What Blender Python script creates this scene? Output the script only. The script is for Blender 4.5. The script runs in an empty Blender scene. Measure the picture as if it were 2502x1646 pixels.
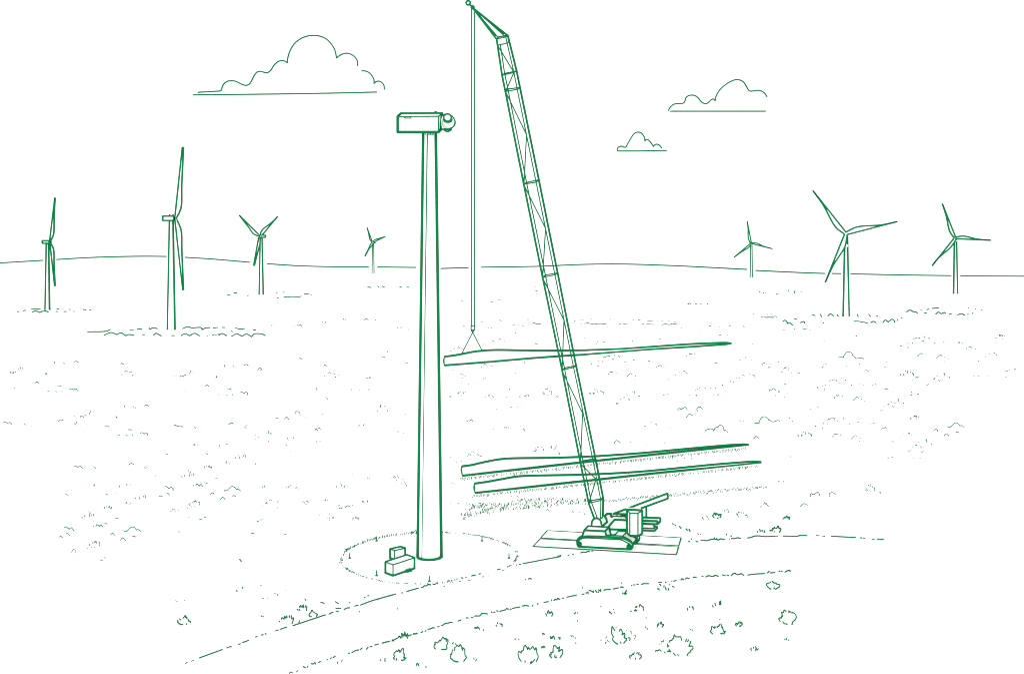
import bpy, bmesh, math, random
from mathutils import Vector
C = bpy.context.scene
COL = C.collection
F = 2523.0      # focal length in units of the photograph's pixels
H = 71.7        # eye height above the plain, metres
CX, HY = 1251.0, 620.0
WK, WA = 0.80, 1.6   # line weight: w*WK + WA

# ------------------------------------------------------------------ materials
def mat(name, col, noise=0.0, scale=1.0):
    m = bpy.data.materials.new(name); m.use_nodes = True
    nt = m.node_tree; b = nt.nodes['Principled BSDF']
    b.inputs['Roughness'].default_value = 0.9
    b.inputs['Specular IOR Level'].default_value = 0.0
    n = nt.nodes.new('ShaderNodeTexNoise'); n.inputs['Scale'].default_value = scale
    g = nt.nodes.new('ShaderNodeTexCoord'); nt.links.new(g.outputs['Object'], n.inputs['Vector'])
    mx = nt.nodes.new('ShaderNodeMix'); mx.data_type = 'RGBA'
    mx.inputs['A'].default_value = (*col, 1)
    mx.inputs['B'].default_value = (*[c * (1 - noise) for c in col], 1)
    nt.links.new(n.outputs['Fac'], mx.inputs['Factor'])
    nt.links.new(mx.outputs['Result'], b.inputs['Base Color'])
    return m
GREEN = mat('green_line', (0.0034, 0.164, 0.0515), 0.02, 0.5)
WHITE = mat('white_coat', (0.97, 0.97, 0.97), 0.02, 0.4)
SOIL = mat('pale_ground', (0.95, 0.95, 0.95), 0.02, 0.05)
ROADM = mat('pale_road', (0.95, 0.95, 0.95), 0.02, 0.1)

# ------------------------------------------------------------------ geometry helpers
def P(x, y, D): return Vector(((x - CX) * D / F, D, H - (y - HY) * D / F))
def GD(y, dz=0.0): return F * (H - dz) / (y - HY)
def G(x, y, dz=0.0):
    return P(x, y, GD(y, dz))

def cat(pts, n=6):
    if len(pts) < 3: return [Vector(p) for p in pts]
    p = [Vector(q) for q in pts]
    p = [p[0] * 2 - p[1]] + p + [p[-1] * 2 - p[-2]]
    out = []
    for i in range(1, len(p) - 2):
        a, b, c, d = p[i-1:i+3]
        for k in range(n):
            t = k / n
            out.append(0.5 * ((2*b) + (c - a)*t + (2*a - 5*b + 4*c - d)*t*t + (3*b - a - 3*c + d)*t*t*t))
    out.append(p[-2])
    return out

def resample(pts, n):
    d = [0]
    for a, b in zip(pts, pts[1:]): d.append(d[-1] + (b - a).length)
    out = []; j = 0
    for i in range(n):
        s = d[-1] * i / (n - 1)
        while j < len(pts) - 2 and d[j+1] < s: j += 1
        l = d[j+1] - d[j]
        out.append(pts[j].lerp(pts[j+1], (s - d[j]) / l if l > 1e-9 else 0))
    return out

class MB:
    def __init__(s): s.v = []; s.f = []; s.m = []
    def face(s, idx, m): s.f.append(idx); s.m.append(m)
    def tube(s, pts, rad, m=1, n=8):
        # splits at sharp corners; every run gets rounded ends
        q = [pts[0]]; r = [rad[0]]
        for a, b in zip(pts[1:], rad[1:]):
            if (a - q[-1]).length > 1e-4: q.append(a); r.append(b)
        if len(q) == 1: q.append(q[0] + Vector((rad[0] * .3, 0, 0))); r.append(rad[0])
        runs = []; st = 0
        for i in range(1, len(q) - 1):
            if (q[i] - q[i-1]).angle(q[i+1] - q[i]) > 0.6: runs.append((st, i)); st = i
        runs.append((st, len(q) - 1))
        for a, b in runs: s._run(q[a:b+1], r[a:b+1], m, n)
    def _run(s, q, r, m, n):
        rings = []
        up = None
        K = len(q)
        def ring(c, t, rr):
            nonlocal up
            if up is None: up = Vector((0, 1, 0)) if abs(t.y) < .9 else Vector((0, 0, 1))
            u = t.cross(up)
            if u.length < 1e-6: u = t.cross(Vector((0, 0, 1)))
            u.normalize(); w = u.cross(t).normalized()
            b = len(s.v)
            for k in range(n):
                a = 2 * math.pi * (k + .5) / n
                s.v.append(c + (u * math.cos(a) + w * math.sin(a)) * rr)
            rings.append(b)
        T = []
        for i in range(K):
            a = q[max(i-1, 0)]; b = q[min(i+1, K-1)]
            T.append((b - a).normalized())
        ring(q[0] - T[0] * r[0] * .8, T[0], r[0] * .55)
        for i in range(K): ring(q[i], T[i], r[i])
        ring(q[-1] + T[-1] * r[-1] * .8, T[-1], r[-1] * .55)
        for a, b in zip(rings, rings[1:]):
            for k in range(n):
                s.face((a + k, a + (k+1) % n, b + (k+1) % n, b + k), m)
        s.face(tuple(rings[0] + k for k in range(n))[::-1], m)
        s.face(tuple(rings[-1] + k for k in range(n)), m)
    def line(s, pts, w, m=1, n=8):
        w = w * WK + WA
        s.tube(pts, [w * p.y / (2 * F) for p in pts], m, n)
    def hull(s, pts, m=0):
        if m == 0:   # the body sits just inside its edge bands
            c_ = sum(pts, Vector()) / len(pts); pts = [p + (c_ - p).normalized() * min(1.9 * p.y / F, (c_ - p).length * .4) for p in pts]
        bm = bmesh.new()
        for p in pts: bm.verts.new(p)
        r = bmesh.ops.convex_hull(bm, input=bm.verts)
        dead = list({g for g in r['geom_interior'] + r['geom_unused'] if isinstance(g, bmesh.types.BMVert)})
        bmesh.ops.delete(bm, geom=dead, context='VERTS')
        bm.normal_update(); bm.verts.index_update()
        b = len(s.v)
        s.v += [v.co.copy() for v in bm.verts]
        for f in bm.faces: s.face(tuple(b + v.index for v in f.verts), m)
        bm.free()
    def loft(s, A, B, t0, m=0, k=8, inset=0.0):
        rings = []
        for a, b in zip(A, B):
            c = (a + b) / 2; h = (a - b) / 2
            l = h.length; h = h * (max(l - inset * c.y / F, l * .08) / max(l, 1e-6))
            t = min(t0, max(h.length * .9, .02)); o = len(s.v)
            for i in range(k):
                g = 2 * math.pi * i / k
                s.v.append(c + h * math.cos(g) + Vector((0, t * math.sin(g), 0)))
            rings.append(o)
        for a, b in zip(rings, rings[1:]):
            for i in range(k): s.face((a+i, a+(i+1) % k, b+(i+1) % k, b+i), m)
        s.face(tuple(rings[0]+i for i in range(k)), m); s.face(tuple(rings[-1]+i for i in range(k))[::-1], m)
    def rings(s, rr, m=0, k=32):
        # rr: list of (centre, radius) circles lying level
        o = []
        for c, r in rr:
            o.append(len(s.v))
            for i in range(k):
                g = 2 * math.pi * i / k
                s.v.append(c + Vector((r * math.cos(g), r * math.sin(g), 0)))
        for a, b in zip(o, o[1:]):
            for i in range(k): s.face((a+i, a+(i+1) % k, b+(i+1) % k, b+i), m)
        s.face(tuple(o[0]+i for i in range(k))[::-1], m); s.face(tuple(o[-1]+i for i in range(k)), m)
    def ball(s, c, r, m=0, k=12, sc=(1, 1, 1)):
        o = []
        for j in range(1, k // 2):
            a = math.pi * j / (k // 2); o.append(len(s.v))
            for i in range(k):
                g = 2 * math.pi * i / k
                s.v.append(c + Vector((r*sc[0]*math.sin(a)*math.cos(g), r*sc[1]*math.sin(a)*math.sin(g), r*sc[2]*math.cos(a))))
        for a, b in zip(o, o[1:]):
            for i in range(k): s.face((a+i, b+i, b+(i+1) % k, a+(i+1) % k), m)
        s.face(tuple(o[0]+i for i in range(k)), m); s.face(tuple(o[-1]+i for i in range(k))[::-1], m)
    def build(s, name, parent=None, loc=None, mats=None):
        off = Vector(parent_world(parent)) if parent else Vector(loc or (0, 0, 0))
        me = bpy.data.meshes.new(name)
        me.from_pydata([tuple(v - off) for v in s.v], [], s.f)
        for mm in (mats or (WHITE, GREEN)): me.materials.append(mm)
        me.polygons.foreach_set('material_index', s.m)
        bm = bmesh.new(); bm.from_mesh(me)
        bmesh.ops.recalc_face_normals(bm, faces=bm.faces); bm.to_mesh(me); bm.free()
        me.update()
        o = bpy.data.objects.new(name, me); COL.objects.link(o)
        if parent: o.parent = parent
        else: o.location = off
        return o

def parent_world(p):
    v = Vector((0, 0, 0))
    while p: v = v + p.location; p = p.parent
    return v
def tag(o, label=None, cat_=None, group=None, kind=None):
    if label: o['label'] = label
    if cat_: o['category'] = cat_
    if group: o['group'] = group
    if kind: o['kind'] = kind
    return o
def thing(name, loc, label, cat_, group=None):
    o = bpy.data.objects.new(name, None); COL.objects.link(o); o.location = loc
    o.empty_display_size = 1
    return tag(o, label, cat_, group)

# marks are written as 'x y x y / s x y x y': each piece one pen stroke, s = a smooth one
CR = {'A': (0, 690, 3.778), 'B': (620, 690, 3.778), 'C': (1250, 690, 3.778), 'D': (1872, 690, 3.778),
      'E': (0, 990, 3.778), 'Fc': (500, 980, 3.778), 'Gc': (1100, 980, 3.839), 'Hc': (1640, 960, 3.819),
      'c3': (400, 1360, 4.25), 'c4': (920, 1340, 4.25), 'c5': (1440, 1340, 4.25),
      'jib': (960, 0, 6.8), 'b5': (1190, 60, 3.7286), 'cr': (1290, 1190, 6.1026), 'nac': (940, 240, 11.865),
      'ring': (810, 1270, 4.958), 'h1': (1060, 800, 5.95), 'h2': (1430, 800, 5.95), 'l1': (1110, 1070, 5.95), 'l2': (1480, 1050, 5.805),
      'cl1': (440, 60, 4.577), 'cl2': (1480, 170, 5.667), 't1': (20, 470, 4.348), 't2': (380, 340, 7.12), 't2b': (380, 540, 5.4),
      't3': (560, 510, 7.12), 't4': (870, 540, 10.44), 't6': (1780, 520, 8.7), 't7': (1970, 450, 4.475), 't8': (2250, 480, 5.593)}
def parse(txt, crop, off=(0, 0)):
    x0, y0, sc = CR[crop]; out = []
    for piece in txt.replace('\n', ' ').split('/'):
        piece = piece.strip()
        if not piece: continue
        sm = piece[0] == 's'
        n = [float(t) for t in (piece[1:] if sm else piece).split()]
        pts = [Vector((x0 + n[i] / sc + off[0], y0 + n[i+1] / sc + off[1], 0)) for i in range(0, len(n), 2)]
        out.append(cat(pts, 5) if sm else pts)
    return out
def X(txt, crop): return [[(p.x, p.y) for p in st] for st in parse(txt, crop)]

# ------------------------------------------------------------------ camera, light
cam = bpy.data.cameras.new('camera'); co = bpy.data.objects.new('camera', cam); COL.objects.link(co)
co.location = (0, 0, H); co.rotation_euler = (math.radians(90), 0, 0)
cam.sensor_width = 36; cam.lens = F / 2502 * 36; cam.shift_y = (HY - 823) / 2502
cam.clip_start = 1; cam.clip_end = 60000
C.camera = co
w = bpy.data.worlds.new('World'); C.world = w; w.use_nodes = True
nt = w.node_tree; bg = nt.nodes['Background']
sky = nt.nodes.new('ShaderNodeTexSky'); sky.sky_type = 'NISHITA'; sky.sun_disc = False
sky.sun_elevation = math.radians(32); sky.sun_rotation = math.radians(192)
hs = nt.nodes.new('ShaderNodeHueSaturation'); hs.inputs['Saturation'].default_value = 0.0   # an even white overcast
nt.links.new(sky.outputs['Color'], hs.inputs['Color'])
mx = nt.nodes.new('ShaderNodeMix'); mx.data_type = 'RGBA'; mx.inputs['Factor'].default_value = 0.9
mx.inputs['B'].default_value = (8.2, 8.2, 8.2, 1)
nt.links.new(hs.outputs['Color'], mx.inputs['A']); nt.links.new(mx.outputs['Result'], bg.inputs['Color'])
bg.inputs['Strength'].default_value = 0.12
sun = bpy.data.lights.new('sun', 'SUN'); sun.energy = 1.1; sun.angle = math.radians(90); sun.color = (1, .98, .95)
so = bpy.data.objects.new('sun', sun); COL.objects.link(so)
so.rotation_euler = (math.radians(58), 0, math.radians(-12)); so.location = (0, 0, 300)
C.view_settings.view_transform = 'Standard'; C.view_settings.look = 'None'; C.view_settings.gamma = 1
C.view_settings.exposure = 0.38
C.cycles.filter_width = 1.0; C.cycles.max_bounces = 14; C.cycles.diffuse_bounces = 12

# ------------------------------------------------------------------ ground, hills, road
g = MB()
xs = [-30000, -6000, -1500, -300, 300, 1500, 6000, 30000]; ys = [-200, 100, 250, 450, 900, 2500, 8000, 40000]
for yy in ys:
    for xx in xs: g.v.append(Vector((xx, yy, 0)))
for j in range(len(ys) - 1):
    for i in range(len(xs) - 1):
        a = j * len(xs) + i; g.face((a, a+1, a+1+len(xs), a+len(xs)), 0)
tag(g.build('ground', mats=(SOIL,)), kind='structure')

ridge = [[(-30, 613), (0, 611), (50, 608), (99, 605)], [(132, 603), (190, 599.5), (250, 597), (330, 595.5), (386, 596)],
         [(430, 598), (500, 602.5), (580, 609.5)], [(622, 613), (700, 618), (780, 620), (856, 620.5)], [(878, 620.5), (966, 621.5)],
         [(1025, 624), (1055, 623), (1088, 622)], [(1119, 621), (1250, 619), (1340, 615), (1430, 613.5), (1530, 616), (1640, 621), (1735, 626)],
         [(1757, 628.5), (1850, 633), (1917, 635.5)], [(1935, 635.5), (1954, 635.8)], [(1978, 636.5), (2100, 639), (2210, 640.5)], [(2233, 641), (2300, 641.5), (2410, 642)]]
def rD(y): return min(6000.0, F * (H - 3) / (y - HY))
def rp(p): return P(p.x * 1.0513, p.y * 1.0513, rD(p.y * 1.0513))
flat = []
for s_ in ridge: flat += [Vector((a, b, 0)) for a, b in s_]
flat = cat(flat, 4)
hm = MB(); n = len(flat)
for p in flat:
    c = rp(p)
    for dy, k in ((-500, None), (-260, .55), (-90, .93), (0, 1), (300, .97), (1200, .6), (2600, None)):
        z = -0.5 if k is None else c.z * k - 1.5 * c.y / F
        q = c * ((c.y + dy) / c.y); hm.v.append(Vector((q.x, c.y + dy, z)))
for i in range(n - 1):
    for j in range(6): hm.face((i*7+j, (i+1)*7+j, (i+1)*7+j+1, i*7+j+1), 0)
hills = tag(hm.build('hills', mats=(SOIL,)), kind='structure')
rl = MB()
for s_ in ridge: rl.line([rp(p) for p in cat([Vector((a, b, 0)) for a, b in s_], 4)], 2.5)
tag(rl.build('ridge_line', hills), kind='structure')

ROAD_FAR = [('c3', 1.9, '371 1050 608 964/655 946 670 942/683 935 701 935/778 910 795 905/820 891 882 868/954 833 970 829/1015 812 1033 812/1053 797 1064 804/1163 769 1188 761/1213 753 1236 744/1245 741 1277 730/1342 716 1679 604/s1717 597 1738 584 1759 578/1788 538 1839 538/1790 566 1814 566/s1873 547 1890 540 1905 532 1932 532/1984 514 1990 511/2000 507 2018 504/s2045 502 2120 473 2200 446 2380 397'),
 ('c3', 1.0, '222 1107 245 1093/288 1082 312 1077'),
 ('c4', 1.9, 's0 530 100 500 198 473/262 462 271 460/314 447 434 411/466 404 477 404/s485 400 495 388 520 387 540 371 562 379/590 374 612 370/619 360 637 357/738 338 742 337/753 330 753 340/783 328 778 338/811 327 815 326/833 317 838 316/878 304 897 308/926 298 932 298/987 286 1027 275/1063 266 1078 262/1257 219 1284 213/1453 171 1457 171/1482 165 1498 165/1521 158 1913 83/1883 77 1888 77/1903 70 1912 70/1988 71 1998 71/2034 64 2046 64/s2121 46 2145 38 2170 42 2195 30 2212 33/2236 29 2241 28'),
 ('Hc', 2.0, '78 1245 91 1262/138 1268 151 1281/167 1272 176 1292/189 1362 191 1366/161 1388 174 1388/231 1388 247 1388/s278 1376 300 1375 330 1380 370 1368 410 1366 440 1372 460 1362 498 1369/404 1352 404 1362/425 1358 428 1362/513 1316 516 1325/557 1333 563 1340/541 1364 544 1364/s561 1360 580 1360 600 1358 620 1352 648 1359/s711 1354 740 1350 780 1336 830 1336 880 1341 971 1338/985 1340 993 1340/s1044 1336 1170 1338 1200 1331 1265 1331/1495 1338 1720 1350/1766 1353 1780 1353/1795 1354 1807 1357/1879 1366 1893 1366/1921 1364 1980 1368'),
 ('Hc', 1.0, '10 1217 20 1226/33 1227 46 1240/248 1310 256 1322/272 1320 278 1323/1352 1330 1374 1330/1414 1334 1435 1338')]
ROAD_NEAR = [('c3', 1.0, 's1305 1212 1310 1200 1325 1196 1340 1206/1380 1195 1388 1178'),
 ('c3', 1.9, '1447 1140 1456 1144 1470 1150/1492 1136 1492 1146/s1533 1109 1545 1114 1557 1110/1568 1094 1576 1114/1606 1100 1627 1087/1695 1071 1701 1068/1731 1056 1740 1050/1758 1048 1782 1031/1917 1004 1929 1001/s1953 997 1975 982 2000 972 2025 968/2040 964 2060 946/2105 961 2123 937/2142 935 2163 932/s2191 916 2205 914 2229 907/2268 898 2346 877'),
 ('c4', 1.9, '0 998 20 992/58 981 137 961/160 960 170 945 180 960/187 944 219 930/s226 922 232 911 243 912 250 928/338 904 360 895/s379 890 387 882 400 888 412 878 424 886/461 873 480 862/505 859 514 852/s533 838 560 834 582 823 602 826/636 813 650 808/s674 797 690 795 715 777 745 775 760 767 787 769/848 753 878 741/929 721 953 721/983 713 1000 717/s1018 703 1035 700 1065 701 1080 692 1090 676 1110 674 1152 680/1194 658 1200 667/1216 661 1230 661/1248 643 1261 654/s1281 652 1310 645 1345 635/1348 622 1375 631/1390 627 1398 631/1412 622 1486 607/1514 596 1533 597/1537 590 1582 598/1616 598 1623 587/1670 582 1677 570/s1737 562 1760 556 1784 552/1818 533 1818 543/s1842 538 1855 527 1868 533 1885 518 1904 530/1927 516 1945 516/1977 506 2078 483/2134 478 2155 473/2172 462 2180 462/2188 455 2197 457 2197 472/s2205 440 2220 436 2245 452/2252 440 2252 457/2273 432 2288 455/2305 430 2315 438/2303 450 2307 455/2327 425 2327 445'),
 ('c5', 1.9, 's150 436 160 429 190 426 208 422 219 427/246 421 300 409/332 357 333 361/320 403 340 398 354 407/348 460 346 470/362 472 389 431/377 475 384 463/436 387 442 383/459 378 474 378/492 371 511 376/s541 374 560 366 617 366/719 352 751 352/728 372 736 375 743 387/708 417 712 422/722 418 724 431/776 386 774 400/792 347 797 357/792 404 797 430/824 414 822 431/829 373 830 378/863 393 880 401/854 339 857 338/874 339 902 333/953 316 953 327/963 314 983 326/s997 316 1012 306 1038 312/s1077 303 1090 296 1110 301/1168 288 1182 293/s1209 295 1240 282 1276 293 1305 280 1340 289/1379 275 1410 280/1428 275 1447 281/s1474 283 1490 263 1510 258 1540 272 1580 262 1604 282/s1646 276 1720 266 1820 261/1850 255 1867 235/1879 254 1927 250/1968 241 1978 233/1993 236 2002 238/s2032 245 2060 230 2080 226 2088 240')]
far_edge = [(452, 1620), (543, 1587), (716, 1528), (880, 1478), (1080, 1425), (1278, 1377), (1400, 1357), (1440, 1352)]
near_edge = [(712, 1642), (800, 1612), (941, 1570), (1100, 1520), (1270, 1486), (1400, 1460), (1520, 1434), (1620, 1423), (1790, 1406), (1930, 1396)]
rm = MB()
A_ = resample([G(x, y, .004) for x, y in [(380, 1646)] + far_edge], 24); B_ = resample([G(x, y, .004) for x, y in near_edge], 24)
for a, b in zip(A_, B_): rm.v += [a, b]
for i in range(23): rm.face((2*i, 2*i+1, 2*i+3, 2*i+2), 0)
road = tag(rm.build('road', mats=(ROADM,)), kind='structure')
for dat in (ROAD_FAR, ROAD_NEAR):
    m_ = MB()
    for crop, wd, txt in dat:
        for st in parse(txt, crop):
            pts = []
            for p in st:
                q = G(p.x, p.y); q.z = (wd * WK + WA) * q.y / F * .45; pts.append(q)
            m_.line(pts, wd)
    tag(m_.build('road_edge', road), kind='structure')

# ------------------------------------------------------------------ clouds
def cloud(txt, D, label, txtbase):
    strokes = parse(txt, txtbase)
    allp = [P(p.x, p.y, D) for st in strokes for p in st]
    x = sum(p.x for p in allp) / len(allp); zb = min(p.z for p in allp)
    m_ = MB()
    top = sorted([p for p in allp if p.z > zb + 6], key=lambda p: p.x)
    # billowing body: many soft lobes whose tops stay under the drawn contour
    xs_ = [p.x for p in top]; x0, x1 = xs_[0], xs_[-1]
    N = 40; hs_ = []
    for i in range(N):
        cx = x0 + (x1 - x0) * (i + .5) / N
        near = [p.z for p in top if abs(p.x - cx) < (x1 - x0) / N * 1.1]
        hs_.append(max((min(near) if near else zb + 12) - zb, 8))
    hs_ = [(hs_[max(i-1, 0)] + 2 * hs_[i] + hs_[min(i+1, N-1)]) / 4 for i in range(N)]
    A3 = [Vector((x0 + (x1 - x0) * (i + .5) / N, D + 75, zb + hs_[i] * .96)) for i in range(N)]
    B3 = [Vector((v.x, v.y, zb + 2)) for v in A3]
    m_.loft(A3, B3, 70, 0, 16)
    for st in strokes: m_.line([P(p.x, p.y, D) for p in st], 2.4, n=8)
    return tag(m_.build('cloud', loc=(x, D, zb)), label, 'cloud', 'clouds over the plain')
cloud('201 760 440 746/s440 746 460 735 472 700 490 665 530 637 575 630 620 637 670 660 715 679 745 681 775 667 800 630 830 570 860 535 890 526 920 531 960 540 990 534 1020 505 1050 458 1090 420 1130 407 1170 411 1199 430/s1199 430 1206 370 1230 295 1280 215 1350 160 1430 130 1500 125 1570 134 1640 168 1700 232 1735 300 1749 376/s1749 376 1790 345 1830 328 1880 325 1930 345 1965 378 1985 420 1982 463/s2033 520 2070 522 2115 541 2150 580 2168 620 2169 660/s2169 660 2195 640 2225 636 2255 650 2280 683 2284 725/148 788 700 783 1300 776 1800 767 2199 757',
      9000, 'largest cloud, wide with one tall dome and trailing steps on both sides', 'cl1')
cloud('s868 568 895 520 935 487 985 474 1050 473 1080 462 1098 435 1110 395 1145 365 1195 356 1245 368 1285 400 1320 445 1360 470 1395 473 1425 455 1460 420 1490 412 1515 430/s1515 432 1525 380 1560 310 1610 250 1690 190 1760 154 1815 143 1870 152 1915 185 1945 230 1970 275 2000 300 2040 299 2100 290 2150 297 2200 330 2232 376/897 579 2211 579',
      8000, 'mid-sized cloud with a flat base, above the pair of distant turbines by the edge', 'cl2')
cloud('s159 1120 165 1090 190 1068 222 1063 250 1075 280 1076/s280 1076 320 1000 365 925 400 885 445 868 490 880 525 920 540 960 544 993/s544 993 550 975 575 970 600 985 630 1020 665 1068/s665 1068 675 1048 705 1035 740 1048 774 1084/164 1129 450 1129 841 1121',
      7600, 'smallest and lowest cloud, a pointed dome with a short flat base', 'cl2')

# ------------------------------------------------------------------ far wind turbines
def turbine(crop, tw, bw, tower, blades, nac, label, behind=False, hubpos=None, twc=None):
    L, R = parse(tower, twc or crop)
    yb = (L[-1].y + R[-1].y) / 2; D = GD(yb)
    bl, br = P(L[-1].x, yb, D), P(R[-1].x, yb, D); tl, tr = P(L[0].x, L[0].y, D), P(R[0].x, L[0].y, D)
    base = (bl + br) / 2; base.z = 0
    t = thing('wind_turbine', base, label, 'wind turbine', 'finished wind turbines standing far across the plain')
    m_ = MB(); r0 = (br.x - bl.x) / 2; r1 = (tr.x - tl.x) / 2
    topc = (tl + tr) / 2
    q_ = (tw * WK + WA) * .5 * D / F; m_.rings([(Vector((base.x, D, 0)), max(r0 - q_, r0 * .2)), (topc, max(r1 - q_, r1 * .2))], 0, 24)
    for st in (L, R): m_.line([P(p.x, p.y, D) for p in st], tw + (.4 if tw > 2 else 0))
    # a seam up the far side too, so that the shaft reads as round from elsewhere
    m_.line([Vector((base.x, D + r0, .5)), Vector((topc.x, D + r1, topc.z - 1))], tw * .6)
    m_.build('tower', t)
    rotor_side = 1 if behind else -1
    Db = D + rotor_side * (r1 + 2.2)
    if nac:
        (st,) = parse(nac, crop)[:1]
        x0, y0 = st[0].x, st[0].y; x1, y1 = st[1].x, st[1].y
        n_ = MB(); d = 1.8
        f = [P(x0, y0, D - d), P(x1, y0, D - d), P(x1, y1, D - d), P(x0, y1, D - d)]
        bk = [v + Vector((0, 2 * d, 0)) for v in f]
        n_.hull(f + bk); n_.line(f + [f[0]], bw); n_.line(bk + [bk[0]], bw * .7)
        n_.build('nacelle', t)
    else:
        n_ = MB(); c = topc; d = r1 * 1.1
        f = [Vector((c.x + a * d, D + b, c.z + e)) for a in (-1, 1) for b in (-1, 5) for e in (0, 2 * d)]
        n_.hull(f); n_.build('nacelle', t)
    for a, b, cc in blades:
        bm_ = MB()
        A = cat_all(a, cc); B = cat_all(b, cc)
        N = 16
        A3 = resample([P(p.x, p.y, Db) for p in A], N); B3 = resample([P(p.x, p.y, Db) for p in B], N)
        bm_.loft(A3, B3, .3, inset=bw * .5)
        bm_.line(A3, bw + .4); bm_.line(B3, bw + .4)
        bm_.build('blade', t)
    h_ = MB()
    if hubpos:
        (st,) = parse(hubpos[0], crop); c = P(st[0].x, st[0].y, D if hubpos[1] else Db)
        h_.ball(c, hubpos[2] * Db / F, hubpos[1])
    else: h_.ball(Vector((topc.x, Db, topc.z + r1)), r1 * .8, 0)
    h_.build('hub', t)
def cat_all(txt, crop):
    if isinstance(txt, tuple):
        out = []
        for t_, c_ in txt: out += [p for st in parse(t_, c_) for p in st]
        return cat(out, 4)
    return parse(txt, crop)[0]
turbine('t1', 3.0, 3.0, '405 545 392 1250/430 545 441 1250',
        [('443 500 496 60', 's455 508 478 460 486 420 488 300 491 180 499 62', 't1'), ('445 545 494 990', 's455 545 478 590 486 640 488 760 493 880 499 990', 't1')],
        '362 512 435 541', 'turbine seen from the side at the edge of the plain, shorter than its neighbour', hubpos=('450 526', 1, 3.4))
turbine('t2', 3.1, 3.1, '185 -80 157 1435/231 -80 258 1435',
        [('338 1350 467 145', 's372 1355 430 1245 452 1150 456 1050 456 820 465 600 476 380 487 148', 't2'),
         ((('338 1415', 't2'), ('258 0 360 905', 't2b')), (('375 1410', 't2'), ('288 0 330 90 345 180 347 380 358 640 370 905', 't2b')), 't2')],
        '125 1338 318 1415', 'tallest of the distant turbines, side on with one blade straight up and one down', hubpos=('368 1380', 1, 2.4), twc='t2b')
turbine('t3', 2.5, 2.5, '540 505 521 1497/572 505 594 1497',
        [('508 442 180 118', 's503 472 440 450 395 405 345 330 270 235 180 118', 't3'), ('580 450 840 138', 's541 450 560 390 610 335 700 270 770 210 840 138', 't3'),
         ('512 505 425 985', 's548 520 534 620 490 780 440 985', 't3')],
        '523 460 628 498', 'turbine with two blades raised in a V, its third blade hanging behind the pole', behind=True)
turbine('t4', 1.2, 1.7, '420 560 408 1330/448 560 460 1330',
        [('410 515 282 172', 's395 525 350 470 335 400 315 300 282 175', 't4'), ('500 515 740 400', 's435 520 480 478 560 452 740 398', 't4'),
         ('392 548 225 895', 's420 590 385 650 330 710 290 790 232 895', 't4')],
        '430 525 485 560', 'smallest turbine, standing on the horizon between the V-shaped one and the big unfinished tower')
turbine('t6', 1.2, 1.7, '470 690 459 1370/500 665 510 1370',
        [('486 635 398 185', 's465 650 425 550 417 480 417 350 398 185', 't6'), ('490 655 925 762', 's485 637 560 637 640 658 750 712 925 762', 't6'),
         ('465 652 122 940', 's480 675 420 740 350 785 270 835 122 942', 't6')],
        None, 'thin-lined small turbine on the horizon on the crane side, blades spread like a Y')
turbine('t7', 2.9, 2.9, '418 690 402 1448/450 550 469 1448',
        [('430 520 75 75', 's410 540 340 490 290 425 240 330 180 220 75 75', 't7'), ('450 550 990 410', 's432 525 530 475 620 458 780 450 880 435 990 410', 't7'),
         ('417 550 208 1070', 's447 555 435 630 415 700 350 800 290 895 208 1070', 't7')],
        None, 'largest three-bladed turbine facing the viewer, with a row of bushes at its foot')
turbine('t8', 2.7, 2.8, '458 620 445 1330/487 580 501 1330',
        [('474 555 294 103', 's452 562 400 490 375 410 355 300 325 195 294 103', 't8'), ('480 578 950 598', 's474 557 540 543 610 545 740 577 850 592 950 598', 't8'),
         ('452 572 157 942', 's478 590 440 650 390 712 300 785 220 860 157 942', 't8')],
        None, 'turbine at the end of the row with one blade level, beyond the one with bushes')

# ------------------------------------------------------------------ the unfinished turbine
DT = GD(1360.5)
tw = thing('unfinished_turbine', P(1049.5, 1360.5, DT), 'huge bladeless turbine tower with nacelle, thick green outline, in the dotted circle', 'wind turbine')
m_ = MB()
bx0, bx1, tx0, tx1 = 1020.2, 1078.9, 1034.0, 1065.0
cb = P((bx0 + bx1) / 2, 1360.5, DT); rb = (bx1 - bx0) / 2 * DT / F; ct = P((tx0 + tx1) / 2, 323, DT); rt = (tx1 - tx0) / 2 * DT / F
qi = 3.3 * DT / F; m_.rings([(cb, rb - qi), (ct, rt - qi)], 0, 48)
m_.line([P(bx0, 1360, DT), P(tx0, 323, DT)], 6.6, n=10); m_.line([P(bx1, 1360, DT), P(tx1, 323, DT)], 6.6, n=10)
ringp = [cb + Vector((rb * math.cos(a), rb * math.sin(a), .2)) for a in [2 * math.pi * i / 48 for i in range(49)]]
m_.line(ringp, 6.0, n=8)
m_.build('tower_shaft', tw)
m_ = MB()
def onshaft(x, y):   # nearest surface point of the shaft under that sight line
    z = H - (y - HY) * DT / F; k = z / ct.z; r = rb + (rt - rb) * k - qi; cx = cb.x + (ct.x - cb.x) * k
    dx = (x - CX) * DT / F - cx
    d = math.sqrt(max(r * r - dx * dx, 0)); D = DT - d
    return P(x, y, D)
m_.line([onshaft(1044.3 + (1031.5 - 1044.3) * (y - 329) / (1364 - 329), y) for y in range(329, 1370, 20)], 2.5)
m_.build('weld_seam', tw)
for x in (1040.5, 1044.5, 1048, 1051.5, 1055.5, 1058.5):
    b = MB(); b.line([onshaft(x, 326), onshaft(x, 330)], 0.9); b.build('bolt', tw)
N_ = lambda x, y, d: P(940 + x / 11.865, 240 + y / 11.865, DT + d)
m_ = MB(); d0, d1 = -2.4, -0.4
fr = [N_(375, 535, d0), N_(1560, 527, d0), N_(1560, 985, d0), N_(375, 985, d0)]
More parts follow.
